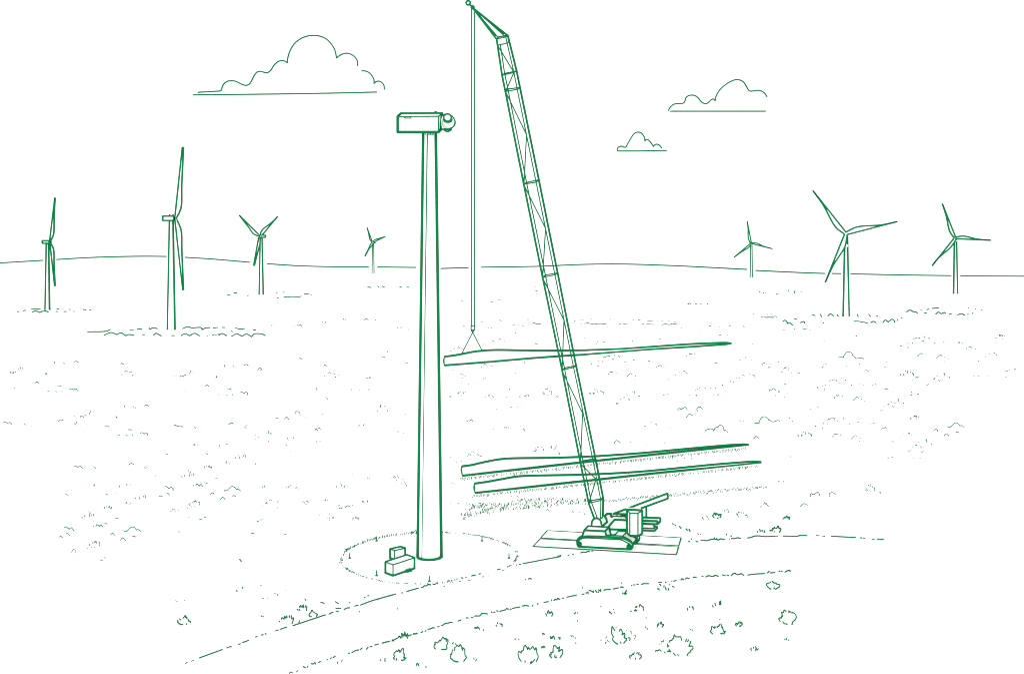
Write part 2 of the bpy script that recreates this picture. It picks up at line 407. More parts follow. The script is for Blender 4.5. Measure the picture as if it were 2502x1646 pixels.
md = [N_(465, 450, d1), N_(1665, 445, d1), N_(1620, 925, d1)]
mir = lambda v, dd: Vector((v.x, v.y + dd, v.z))
m_.hull(fr + md + [mir(v, 4.8) + Vector((0, 0, .9 if v in fr[2:] else -.9)) for v in fr] + [mir(v, .8) for v in md])
W6 = 6.7
m_.line([fr[0], md[0]], W6); m_.line([md[0], md[1]], W6); m_.line([fr[3], fr[0]], W6); m_.line([fr[3], fr[2]], W6); m_.line([fr[2], md[2]], W6)
m_.line(cat([md[1], N_(1607, 600, d1 - .3), N_(1602, 740, d1 - .5), N_(1630, 900, d1)], 5), W6)
m_.line([fr[0], fr[1]], 2.2); m_.line([fr[1], fr[2]], 2.2); m_.line([fr[1], md[1]], 2.2)
nacelle = m_.build('nacelle', tw)
m_ = MB(); h = [N_(575, 527, d0 - .05), N_(575, 582, d0 - .05), N_(755, 582, d0 - .05), N_(755, 527, d0 - .05)]
m_.line(h, .9); m_.build('hatch', nacelle)
m_ = MB(); h = [N_(1448, 440, d1), N_(1448, 393, d1), N_(1508, 393, d1), N_(1508, 440, d1)]
m_.hull(h + [mir(v, .6) for v in h]); m_.line(h, .8); m_.build('vent', nacelle)
m_ = MB()
m_.ball(N_(1840, 705, 0), 195 / 11.865 * DT / F, 0, 20, (1, 1, 1.02))
m_.line(cat([N_(1940, 515, -.4), N_(2000, 590, -.4), N_(2040, 700, -.4), N_(2010, 800, -.4), N_(1930, 872, -.4)], 5), 3.4)
m_.line([N_(1690, 500, -1), N_(1740, 470, -1)], 3.2); m_.line([N_(1640, 905, -.6), N_(1720, 905, -.6)], 3.2)
hub = m_.build('hub', tw)
m_ = MB()
cyl = [N_(1820 + 112 * math.cos(a), 565 + 108 * math.sin(a), -1.9) for a in [2 * math.pi * i / 24 for i in range(25)]]
m_.hull(cyl + [mir(v, 1.0) for v in cyl]); m_.line(cyl, 3.2)
m_.line(cat([N_(1710, 590, -2), N_(1725, 662, -2.1), N_(1780, 692, -2.2), N_(1830, 697, -2.2), N_(1890, 690, -2.2), N_(1940, 650, -2), N_(1945, 600, -2)], 5), 3.6)
m_.line(cat([N_(1735, 625, -2), N_(1775, 665, -2.1), N_(1830, 670, -2.2), N_(1880, 660, -2.2), N_(1920, 610, -2)], 5), 3.4)
m_.build('blade_socket', hub)
m_ = MB()
m_.line(cat([N_(1715, 925, -1.6), N_(1770, 960, -1.7), N_(1835, 968, -1.7), N_(1890, 948, -1.6), N_(1935, 915, -1.5)], 5), 2.8)
m_.line([N_(1720, 898, -1.5), N_(1800, 908, -1.6), N_(1870, 905, -1.6), N_(1935, 870, -1.5)], 4.6)
m_.line([N_(1720, 920, -1.5), N_(1850, 920, -1.6), N_(1930, 895, -1.5)], 3)
h = [N_(1730, 900, -1.3), N_(1930, 880, -1.3), N_(1835, 955, -1.3)]; m_.hull(h + [mir(v, 1.2) for v in h])
m_.build('blade_socket', hub)

# ------------------------------------------------------------------ crane
def Dc(x): return 252.0 - (x - 1414) * .0184
K_ = lambda x, y, o=0.0: P(1290 + x / 6.1026, 1190 + y / 6.1026, Dc(1290 + x / 6.1026) + o)
crane = thing('crawler_crane', K_(1130, 900, 2), 'green outlined crawler crane with a long lattice boom reaching to the sky', 'crane')
crane.location.z = 0
TH = 4.4
def kl(pts, o): return [K_(x, y, o) for x, y in pts]
def back(v, d): return [Vector((p.x * (p.y + d) / p.y, p.y + d, p.z)) for p in v]
def shape(name, par, outline, o, th, lines=(), hullpts=None, w_=TH, smooth=False, close=True):
    m_ = MB(); q = kl(outline, o)
    if close: q2 = q + [q[0]]
    else: q2 = q
    hp = kl(hullpts, o) if hullpts else q
    m_.hull(hp + [v + Vector((0, th, 0)) for v in hp])
    m_.line(cat(q2, 5) if smooth else q2, w_)
    for item in lines:
        pts, ww = item[0], item[1]; oo = item[2] if len(item) > 2 else o
        m_.line(kl(pts, oo - .04), ww)
    # the same outline on the far face
    return m_.build(name, par)
# tracks
m_ = MB()
out_ = [(745, 868), (733, 835), (750, 790), (800, 752), (850, 733), (900, 727), (1050, 731), (1200, 738), (1330, 748), (1420, 757), (1480, 783), (1530, 812), (1562, 845), (1560, 880), (1545, 908), (1518, 920)]
q = cat(kl(out_, 0), 4) + [K_(760, 880, 0)]
hp = kl(out_ + [(760, 880)], 0); m_.hull(hp + [v + Vector((0, 1.6, 0)) for v in hp])
m_.line(q + [q[0]], TH, n=8)
qb = [v + Vector((0, 1.6, 0)) for v in q]; m_.line(qb + [qb[0]], TH * .6)
m_.line(cat(kl([(758, 790), (800, 765), (870, 752), (1000, 757), (1200, 768), (1380, 778), (1440, 805), (1515, 842)], -.05), 4), 2.0)
trk = m_.build('crawler_track', crane)
for cx_, cy_ in ((763, 843), (1508, 882)):
    m_ = MB()
    for r_, w_ in ((33, 1.8), (13, 1.9)):
        m_.line([K_(cx_ + r_ * math.cos(a), cy_ + r_ * math.sin(a), -.12) for a in [2 * math.pi * i / 20 for i in range(21)]], w_)
    m_.build('wheel', trk)
m_ = MB()
far_ = [(1525, 722), (1570, 728), (1602, 745), (1617, 775), (1600, 805), (1575, 832), (1400, 820), (1300, 740)]
hp = kl(far_, 2.8); m_.hull(hp + [v + Vector((0, 1.6, 0)) for v in hp])
m_.line(cat(kl(far_[:6], 2.75), 4), 4.4)
m_.line(cat(kl([(1662, 712), (1664, 762), (1645, 798), (1612, 822), (1575, 842)], 3.4), 4), 3.8)
m_.line(kl([(1625, 728), (1637, 760), (1620, 800)], 2.7), 2.4)
m_.build('crawler_track', crane)
# undercarriage
m_ = MB()
fr = kl([(840, 635), (1150, 650), (1178, 745), (800, 745)], .7); rr = kl([(897, 577), (1208, 595), (1245, 742)], 3.0)
m_.hull(fr + rr)
m_.line(kl([(850, 637), (1150, 652)], .65), TH)
m_.line(kl([(1150, 650), (1178, 740)], .65), TH); m_.line(kl([(840, 635), (800, 745)], .65), TH)
for a, b, oa, ob in (((840, 635), (897, 577), .7, 3), ((1150, 650), (1208, 592), .7, 3), ((897, 577), (1208, 594), 3, 3), ((1208, 592), (1245, 735), 3, 3)):
    m_.line([K_(*a, oa - .05), K_(*b, ob - .05)], TH)
m_.build('undercarriage', crane)
# engine house and deck
m_ = MB()
hp = kl([(1195, 590), (1290, 480), (1470, 487), (1475, 632), (1225, 622)], 3.0); m_.hull(hp + [v + Vector((0, 3.4, 0)) for v in hp])
m_.line(kl([(1195, 592), (1290, 480), (1475, 488)], 2.95), TH); m_.line(kl([(1225, 624), (1475, 632)], 2.95), TH)
eng = m_.build('engine_house', crane)
m_ = MB()
hp = kl([(1150, 420), (1180, 390), (1240, 392), (1240, 432), (1475, 440), (1475, 478), (1290, 470), (1200, 575)], 6.5); m_.hull(hp + [v + Vector((0, 1, 0)) for v in hp])
m_.line(kl([(1150, 418), (1182, 390), (1240, 392), (1240, 433), (1475, 441)], 6.4), TH)
m_.build('rear_deck', crane)
m_ = MB(); hp = kl([(1265, 735), (1345, 652), (1475, 655), (1475, 700), (1395, 742)], 1.9); m_.hull(hp + [v + Vector((0, 1, 0)) for v in hp])
m_.line(kl([(1265, 735), (1345, 652), (1475, 655)], 1.85), 2.1); m_.line(kl([(1395, 742), (1475, 662)], 1.85), 2.1)
m_.build('step_plate', crane)
# boom foot brackets
def arch(pts, o, closehull):
    m_ = MB(); hp = cat(kl(pts, o), 5); m_.hull(hp + kl(closehull, o) + [v + Vector((0, .7, 0)) for v in hp])
    m_.line(hp, TH); return m_.build('boom_bracket', crane)
arch([(948, 565), (952, 515), (975, 475), (1018, 457), (1060, 472), (1088, 510), (1100, 572)], 2.4, [(1090, 572)])
m_ = MB(); m_.line(cat(kl([(1120, 408), (1150, 435), (1170, 470), (1180, 518)], 5.0), 4) , TH); m_.line(kl([(1180, 518), (1115, 573)], 5.0), TH)
hp = kl([(1120, 420), (1150, 435), (1170, 470), (1180, 518), (1115, 573), (1095, 500), (1085, 465)], 5.1); m_.hull(hp + [v + Vector((0, .7, 0)) for v in hp])
m_.line(kl([(1080, 468), (1112, 442)], 4.8), 2.0)
m_.build('boom_bracket', crane)
# tall counterweight
m_ = MB()
o_ = [(1475, 328), (1705, 340), (1705, 685), (1650, 720), (1520, 716), (1475, 675)]
oi = [(1518, 383), (1640, 384), (1640, 716), (1518, 714)]
hp = kl(o_, 1.6) + kl(oi, 1.0); m_.hull(hp + [v + Vector((0, 3, 0)) for v in kl(o_, 1.6)])
q = kl(o_, 1.5); m_.line(q + [q[0]], TH)
m_.line([K_(1485, 345, 1.5), K_(1518, 383, .95)], 2); m_.line([K_(1698, 350, 1.5), K_(1640, 384, .95)], 2)
m_.line(kl([(1518, 714), (1518, 383), (1640, 384), (1640, 716)], .95), 2.0)
m_.build('counterweight', crane)
# gantry beam and its prop
m_ = MB()
hp = kl([(1270, 392), (2083, 90), (2085, 165), (1620, 335), (1475, 395)], 4.6); m_.hull(hp + [v + Vector((0, 1.2, 0)) for v in hp])
m_.line(kl([(1272, 392), (2083, 88), (2085, 166), (1620, 336)], 4.55), TH)
m_.line(kl([(1272, 394), (1475, 398)], 4.5), 3.6); m_.line(kl([(1330, 400), (1330, 425)], 4.5), 3.0)
m_.line(kl([(1350, 430), (1475, 403)], 4.5), 2.6); m_.line(kl([(1380, 432), (1475, 425)], 4.6), 2.6)
m_.build('gantry_beam', crane)
m_ = MB(); m_.line(kl([(1765, 290), (1765, 450)], 5), TH); m_.build('gantry_prop', crane)
# rear platforms
m_ = MB()
a1 = [(1705, 445), (1975, 456), (1975, 505), (1932, 550), (1705, 540)]
hp = kl(a1, 3.6); m_.hull(hp + [v + Vector((0, 2.2, 0)) for v in hp]); m_.line(hp, TH)
m_.line(kl([(1705, 496), (1930, 503), (1930, 545)], 3.5), TH)
m_.build('rear_platform', crane)
m_ = MB()
a1 = [(1705, 555), (1883, 560), (1883, 585), (1930, 585), (1930, 605), (1887, 651), (1705, 640)]
hp = kl(a1, 3.8); m_.hull(hp + [v + Vector((0, 2.2, 0)) for v in hp])
m_.line(kl([(1883, 550), (1883, 605)], 3.7), 3.4); m_.line(kl([(1890, 585), (1930, 586), (1930, 605), (1887, 650), (1705, 641)], 3.7), 3.8)
m_.line(kl([(1705, 606), (1885, 613)], 3.7), 1.9)
m_.build('rear_platform', crane)
# boom
def Db(y): return 255.8 + (1265 - y) / 1265 * 3.2
def bp(x, y, o): return P(x, y, Db(y) + o)
thick_l = [(1213.3, 94.9), (1226.7, 184.7), (1234.8, 224), (1279.8, 450.2), (1325.8, 677.5), (1373.4, 903.4), (1418, 1129), (1438.5, 1229), (1452, 1265.5)]
thick_r = [(1240.6, 86.6), (1262.4, 174), (1270.5, 214.2), (1316.6, 439.5), (1362.5, 666.7), (1407.5, 892.6), (1455, 1119.4), (1474, 1217.5), (1472.8, 1261)]
thin_l = [(1222.7, 110.4), (1232.9, 180), (1241, 218), (1286.5, 446), (1332.5, 672), (1379, 898.6), (1424.4, 1125), (1444.3, 1224), (1459, 1263.5)]
thin_r = [(1235.8, 90.5), (1239, 106), (1255.7, 177.5), (1263.8, 218.8), (1309.9, 445.4), (1356, 671.6), (1401.6, 897.4), (1449, 1124.5), (1468.2, 1222), (1467.4, 1266)]
boom = MB()
rungs = [((1226.7, 184.7), (1232.9, 180), (1255.7, 177.5), (1262.4, 174)), ((1234.8, 224), (1241, 218), (1263.8, 218.8), (1270.5, 214.2)),
         ((1279.8, 450.2), (1286.5, 446), (1309.9, 445.4), (1316.6, 439.5)), ((1325.8, 677.5), (1332.5, 672), (1356, 671.6), (1362.5, 666.7)),
         ((1373.4, 903.4), (1379, 898.6), (1401.6, 897.4), (1407.5, 892.6)), ((1418, 1129), (1424.4, 1125), (1449, 1124.5), (1455, 1119.4)),
         ((1439, 1228), (1444.5, 1222), (1468, 1221.5), (1473.6, 1216.6)), ((1213.3, 95.5), (1217, 91), (1235.8, 91), (1240.4, 86.6))]
TN = 2.1
for a, b, c, d in rungs:
    boom.line([bp(*a, -1), bp(*c, -1)], TN); boom.line([bp(*b, 1), bp(*d, 1)], TN)
    boom.line([bp(*a, -1), bp(*b, 1)], TN); boom.line([bp(*c, -1), bp(*d, 1)], TN)
boom.line([bp(1216.4, 111, -1), bp(1239, 106, -1), bp(1243.3, 101.5, 1)], TN)
for pts in ([(1216.8, 113), (1255.7, 177.5), (1236, 222)], [(1236, 226), (1286.5, 329.5), (1280.4, 447.5)], [(1281, 454), (1333, 558), (1326, 675)],
            [(1327, 681.5), (1378, 782), (1373.6, 901)], [(1374, 907), (1423.5, 1009), (1418.3, 1127)], [(1419, 1133), (1456.5, 1170), (1439.3, 1226)]):
    boom.line([bp(x, y, -1) for x, y in pts], TN)
boom = boom.build('boom', crane)
for pts, w_, o in ((thick_l, 4.9, -1), (thick_r, 4.9, 1), (thin_l, 2.1, 1), (thin_r, 2.1, -1)):
    m_ = MB(); m_.line([bp(x, y, o) for x, y in pts], w_, n=8); m_.build('chord', boom)
jib = MB()
jib.line([bp(1157, 23, 0), bp(1213, 96, -1)], 3.9); jib.line([bp(1158, 22, 0), bp(1240.6, 87.5, 1)], 4.1)
jib.line([bp(1157, 22, 0), bp(1216.8, 92, 1)], 2.2); jib.line([bp(1158, 22, 0), bp(1235, 90.5, -1)], 2.2)
jib.line([bp(1160, 23, 0), bp(1210, 88, -1)], 2.6); jib.line([bp(1160, 23, 0), bp(1232, 83, 0)], 2.6)
jib.line([bp(1147, 11, 0), bp(1157, 21, 0)], 4.2)
jib = jib.build('jib', crane)
m_ = MB(); m_.line([bp(1144 + 5.1 * math.cos(a), 7.6 + 5.1 * math.sin(a), 0) for a in [2 * math.pi * i / 24 for i in range(25)]], 3.9, n=8); m_.build('pulley', jib)
m_ = MB(); m_.ball(bp(1154.9, 18.5, 0), 5.5 * Db(18) / F, 1, 16); m_.build('pulley', jib)
DH = Db(18)
m_ = MB(); m_.line([P(1151.8, 20, DH), P(1151.8, 795, DH)], 1.9); m_.build('hoist_rope', crane)
m_ = MB(); m_.line([P(1159.4, 31, DH), P(1159.4, 795, DH)], 1.9); m_.build('hoist_rope', crane)
m_ = MB()
h = [P(1151, 795.3, DH - .3), P(1159.3, 795.3, DH - .3), P(1159.1, 806.5, DH - .3), P(1155, 811.5, DH - .3), P(1151, 806.5, DH - .3)]
m_.hull(h + [mir(v, .6) for v in h]); m_.line(h + [h[0]], 1.9); m_.line([h[2], h[4]], 1.9)
m_.build('hook_block', crane)
for x, y in ((1128.6, 863), (1177.1, 854.4)):
    m_ = MB(); m_.line([P(1155, 811.5, DH), P(x, y, DH)], 1.6); m_.build('sling', crane)

# crane mats on the ground
def slab(pts, strokes, label):
    m_ = MB(); q = [G(1290 + x / 6.1026, 1190 + y / 6.1026, .12) for x, y in pts]
    m_.hull(q + [v - Vector((0, 0, .12)) for v in q])
    for st, w_ in strokes: m_.line([G(1290 + x / 6.1026, 1190 + y / 6.1026, .13) for x, y in st], w_)
    c = sum(q, Vector()) / len(q); c.z = 0
    tag(m_.build('ground_mat', loc=c), label, 'ground mat', 'flat mats under the crane')
slab([(285, 645), (190, 750), (2248, 870), (2283, 752)], [([(190, 752), (285, 645), (2283, 752), (2249, 868)], 1.9), ([(190, 752), (2249, 868)], .9)],
     'flat pale mat under the crane on the side towards the lying blades')
slab([(180, 768), (75, 878), (2212, 1000), (2245, 888)], [([(180, 768), (75, 878), (2212, 1000), (2245, 888)], 1.9), ([(180, 768), (2245, 888)], .9)],
     'flat pale mat under the crane on the side towards the road')

# ------------------------------------------------------------------ blades
def blade(top, bot, root, label, Df, grp=None):
    def to(lst):
        out = []
        for c, t in lst: out += [p for st in parse(t, c) for p in st]
        return cat(out, 4)
    T = to(top); B = to(bot); R_ = cat([p for c, t in root for st in parse(t, c) for p in st], 4)
    g3 = lambda p: P(p.x, p.y, Df(p))
    N = 60; A3 = resample([g3(p) for p in T], N); B3 = resample([g3(p) for p in B], N)
    base = (A3[0] + B3[0]) / 2
    if grp: base.z = 0
    t = thing('rotor_blade', base, label, 'rotor blade', grp)
    m_ = MB(); m_.loft(A3, B3, .8, inset=2.6)
    m_.build('blade_shell', t)
    m_ = MB(); m_.line(A3, 4.6, n=8); m_.line(B3, 4.4, n=8); m_.line([g3(p) for p in R_], 4.1, n=8)
    m_.build('edge_band', t)
blade([('h1', '160 418 260 408 420 380 560 352 700 335 850 325 1000 324 1500 332 2000 330'), ('h2', '0 327 500 310 1000 275 1500 240 1900 222 2070 220 2118 226')],
      [('h1', '160 550 800 500 1500 440 2200 392'), ('h2', '0 390 500 350 1000 312 1500 282 1900 254 2070 241 2118 230')], [('h1', '160 418 145 485 160 550')],
      'long turbine blade hanging level from the crane hook', lambda p: DH + .3)
def ldepth(p0, p1):
    def f(p):
        k = (p.x - p0[0]) / (p1[0] - p0[0]); y = p0[1] + (p1[1] - p0[1]) * k
        return GD(y, 0)
    return f
blade([('l1', '115 405 250 388 400 352 600 312 720 297 900 288 1500 280 2000 262'), ('l2', '0 360 500 325 1000 278 1500 232 1800 208 1980 200 2018 204')],
      [('l1', '125 545 600 490 1500 388 2100 322'), ('l2', '0 420 500 365 1000 312 1500 262 1950 224 2018 212')], [('l1', '115 405 103 465 125 545')],
      'upper of the two blades lying on the grass, farther from the crane', ldepth((1131, 1163.5), (1829, 1087.5)), 'turbine blades lying on the ground')
blade([('l1', '300 655 450 635 700 590 900 555 1100 542 1700 530'), ('l2', '0 617 500 587 1000 540 1500 490 2000 450 2150 447 2198 451')],
      [('l1', '310 795 900 730 1500 662 2100 597'), ('l2', '0 687 500 632 1000 580 1500 535 2000 486 2130 472 2198 460')], [('l1', '300 655 288 720 310 795')],
      'lower of the two blades lying on the grass, passing close behind the crane', ldepth((1162, 1205.5), (1861, 1130.5)), 'turbine blades lying on the ground')

# ------------------------------------------------------------------ boxes beside the tower
def rbox(name, L0, F0, R0, h, strokes_thick, strokes_thin, label, extra=None):
    q = lambda x, y: (810 + x / 4.958, 1270 + y / 4.958)
    B0 = (L0[0] + R0[0] - F0[0], L0[1] + R0[1] - F0[1])
    gs = [G(*q(*p)) for p in (L0, F0, R0, B0)]
    hs_ = [(h / 4.958) * v.y / F for v in gs]
    z = sum(hs_) / 4
    tops = [v + Vector((0, 0, z)) for v in gs]
    t = thing(name, sum(gs, Vector()) / 4, label, 'cabin')
    m_ = MB(); m_.hull(gs + tops)
    idx = {'L': 0, 'F': 1, 'R': 2, 'B': 3}
    gv = lambda s_: (gs if s_[0] == 'g' else tops)[idx[s_[1]]]
    for st in strokes_thick: m_.line([gv(a) + (Vector((0, 0, .17)) if a[0] == 'g' else Vector()) for a in st.split()], 4.4)
    for st in strokes_thin: m_.line([gv(a) for a in st.split()], 1.9)
    body = m_.build('cabin_body', t)
    if extra: extra(t, gs)
    return t
def knobs(t, gs):
    for x, y in ((921, 612), (955, 601)):
        p = P(810 + x / 4.958, 1270 + y / 4.958, GD(1270 + y / 4.958 + 3.6))
        m_ = MB()
        n_ = 16; ax = (gs[2] - gs[1]).cross(Vector((0, 0, 1))).normalized(); u = (gs[2] - gs[1]).normalized(); r = 3.9 * p.y / F
        f = [p + u * r * math.cos(2 * math.pi * i / n_) + Vector((0, 0, r * math.sin(2 * math.pi * i / n_))) + ax * sgn * .3 for sgn in (-1, 1) for i in range(n_)]
        m_.hull(f, 1); m_.build('wheel', t)
rbox('site_cabin', (652, 645), (745, 680), (1005, 592), 139, ['tL tB', 'tB tR', 'tR gR', 'gR gF', 'gF gL', 'gL tL', 'gB gL'], ['tL tF', 'tF tR', 'tF gF'],
     'long low box with two round green wheels, in front of the tower foot', knobs)
rbox('site_cabin', (708, 468), (764, 486), (892, 456), 119, ['tL tB', 'tB tR', 'tR gR', 'gL tL', 'gL gF'], ['tL tF', 'tF tR', 'tF gF'],
     'short upright box behind the long wheeled box near the tower')

# ------------------------------------------------------------------ marker posts round the circle
posts = [(1185, 744, 'thin marker post at the point of the circle closest to the road'), (546, 674, 'thin marker post beside the long wheeled box, on the circle'),
         (220, 463, 'thin marker post at the end of the circle farthest from the crane'), (546, 255, 'thin marker post among tall grass at the back of the circle'),
         (1823, 255, 'thin marker post at the back of the circle on the crane side'), (2150, 463, 'thin marker post at the end of the circle closest to the crane')]
proto = None
for x, y, lab in posts:
    p = G(810 + x / 4.958, 1270 + y / 4.958)
    if proto is None:
        t = thing('marker_post', p, lab, 'marker post', 'marker posts around the tower')
        m_ = MB(); m_.line([p + Vector((0, 0, .1)), p + Vector((0, 0, 1.15))], 2.1, n=8); m_.build('pole', t)
        m_ = MB(); m_.rings([(p + Vector((0, 0, z)), r) for z, r in ((0, .28), (.18, .33), (.36, .14))], 1, 16); m_.build('base_plate', t)
        proto = t
    else:
        c = proto.copy(); COL.objects.link(c); c.location = p; c['label'] = lab
        for ch in proto.children:
            d = ch.copy(); COL.objects.link(d); d.parent = c

# ------------------------------------------------------------------ vegetation
def upright(m_, st, w_, n=5):
    D = GD(max(p.y for p in st) + (w_ * WK + WA) * .5); m_.line([P(p.x, p.y, D) for p in st], w_, n=n)
HW = 0.45
Q = '730 757 735 747 740 757/781 739 783 738/804 722 808 730/840 725 842 733/793 768 798 773 803 765/845 695 852 686 866 688 872 680 885 680/892 675 896 680 905 677 910 692/931 703 932 710/940 705 942 712/949 668 951 676/957 663 958 663/987 676 990 682/994 680 996 690/1042 731 1047 727 1052 733/1122 715 1134 716/1158 726 1160 728/1241 729 1243 730/1265 721 1265 727/1273 718 1275 728/1300 727 1302 730/1338 775 1341 782/1352 769 1366 766/1370 768 1378 760 1388 772/1420 782 1423 783/888 850 896 845/892 838 898 843/s905 828 912 822 920 828 928 822 936 828/964 829 966 836/1063 870 1070 862 1080 852 1095 838 1105 838 1113 850/1138 857 1146 862/1137 889 1139 892/1169 876 1171 876/1513 850 1512 857/1548 826 1550 830/1588 815 1595 820 1600 815 1604 825/1615 832 1616 840/1443 890 1453 896/1608 680 1618 678/1642 665 1643 652 1655 662 1662 655 1668 662/1686 660 1690 661/1666 687 1668 690'
S_ = '718 1020 732 1028/722 1015 728 1022/750 1015 760 1033/750 1018 765 1020/767 982 774 990/787 978 792 1010/817 992 818 1002/825 1002 835 1003 838 1015 848 1010 845 1032'
U = '967 1113 970 1120/983 1105 978 1118/1005 1073 1007 1077/1030 1058 1032 1062/1040 1052 1040 1062/1060 1031 1068 1037/1075 1070 1080 1076/1092 1075 1087 1084/1118 1002 1120 1015/1135 1002 1131 1030/1172 1043 1176 1052 1182 1043'
V = '1695 992 1697 992/1710 990 1715 983 1725 986/1733 972 1736 975/1777 967 1778 973/1787 967 1788 976/1836 971 1838 973/1875 967 1884 975/1943 950 1948 942 1955 950/1995 902 1997 904/2022 905 2024 918/2048 912 2052 925/2079 957 2081 961/2076 882 2078 884/2095 875 2105 880/2132 857 2135 853/2142 852 2150 860/2197 843 2199 846/s2213 848 2240 855 2248 882/1400 1036 1410 1036/1437 1030 1452 1033/1527 1034 1529 1035/1641 1038 1643 1040/1700 1037 1705 1045/1708 1035 1703 1046/1863 1040 1866 1040/1898 1030 1899 1037/1908 1028 1908 1036/1970 1041 1973 1044'
R1 = '286 1020 296 1032/287 1005 307 1028/309 982 318 985 323 978/334 967 335 992/350 1000 354 994/368 1002 372 1020 366 1035/332 1035 336 1037/416 1045 420 1055/430 1045 426 1055'
W1 = '95 838 96 824 122 837 127 823 140 820 146 830/171 791 177 810/187 779 188 795/209 787 210 798/38 828 40 829/420 845 425 830 430 848/496 738 497 739/501 730 502 746/583 738 584 745/597 744 599 755/133 972 135 977/440 1001 453 1003/514 1001 527 1010/571 996 573 1009'
W2 = '1115 752 1122 742 1128 750 1135 745 1137 752/1142 752 1145 757/1122 846 1123 851/1135 841 1136 848/1150 823 1165 810 1178 822/1196 825 1207 822 1215 830/1217 855 1221 858/1226 850 1225 858/1251 838 1255 838'
X1 = '220 163 236 179/291 193 293 195/684 164 701 179/704 151 709 164/783 241 785 247'
Y1 = '1785 367 1793 353 1799 368/1825 362 1828 366/2022 362 2027 378/2087 350 2091 359/2101 353 2103 356/2124 349 2122 360/1527 443 1552 452/1898 441 1919 450/1992 434 1995 437/2150 482 2153 484/2170 474 2177 489/2203 458 2213 490/2241 477 2255 447/2264 455 2265 478/2076 523 2078 531/2090 513 2091 531/2125 521 2120 539/1886 560 1887 576/1904 557 1906 561/1921 570 1931 553 1938 575 1952 562 1954 580/1675 652 1683 664/1697 634 1706 655/1742 597 1749 652/1758 612 1766 643/1785 627 1785 644/1988 667 2012 667/1888 710 1914 718/1785 732 1785 741/1742 910 1752 903 1757 900/1743 910 1751 920/1774 889 1775 895/1789 900 1790 878 1800 890 1808 870 1813 897/1828 893 1838 886 1845 900 1838 921/1761 927 1766 935/1792 928 1794 934/1575 975 1580 979/1586 970 1597 952 1610 955/1616 960 1616 985/1648 965 1652 969/1724 940 1730 947/1740 1029 1742 1030/1841 1048 1867 1052/1882 1028 1901 1031'
BIGT = '1810 897 1822 910/1815 882 1836 908/1835 862 1843 855 1847 862/1863 842 1862 868/1877 877 1882 872/1895 878 1900 895 1892 915/1861 910 1863 914/1945 922 1948 930/1953 922 1950 934'
FH = '648 150 675 154/1086 112 1087 119/928 146 928 154/946 146 946 150/566 298 569 287/590 270 588 296/609 289 609 299/620 294 621 304/466 344 467 349/496 325 500 330/590 366 591 374/764 334 771 357/806 323 806 339/825 327 820 341/749 396 761 407/1027 364 1038 376/1063 365 1069 371/795 461 796 467/532 783 537 794/552 776 552 790/753 788 753 797/778 775 775 795/792 770 787 787/833 797 835 803/848 788 843 805/864 803 868 806/1214 780 1222 796/1255 755 1270 789/1292 776 1289 795/1312 770 1317 780 1312 787/1361 667 1362 675/1452 717 1453 709/1480 703 1480 710/1501 700 1501 714/1522 708 1525 711/1722 711 1725 712/1742 700 1752 690 1762 700 1755 708/1782 683 1783 692/1787 697 1789 705/1768 722 1770 732/1754 730 1757 734/1822 713 1825 718/1820 753 1823 765/1812 768 1814 770/1845 740 1852 760 1860 765 1863 780/537 955 539 959/557 941 575 940 572 930 583 935/590 906 600 914/610 902 618 916/669 929 680 918/669 984 677 977/895 931 896 932/908 928 915 922 920 930/935 922 945 915 955 930 962 925/922 942 930 945/942 948 943 952/1108 915 1113 903/1118 905 1119 917/1135 908 1136 913/1221 967 1222 975/1232 957 1235 964/1246 956 1249 963/1275 972 1278 973/1290 969 1293 970/1361 957 1367 952/1061 1048 1064 1049/1148 1034 1157 1041/1136 1078 1139 1082/1153 1073 1154 1081/1176 1077 1184 1065/1189 1070 1192 1079/1150 1096 1152 1098/1361 1078 1366 1085/1371 1068 1373 1079/1392 1077 1394 1062 1407 1080 1418 1070 1423 1089/482 1105 502 1102/506 1091 542 1090/431 1215 453 1215/732 1221 755 1228/1618 50 1622 35 1627 50/1662 42 1668 46/1595 88 1600 97/1687 82 1688 92/1852 123 1856 119/1417 228 1420 224/1425 217 1430 221/1463 215 1468 222 1475 210/1769 296 1771 297/1779 276 1787 283/1795 268 1797 272/1829 286 1835 292/1841 305 1843 306'
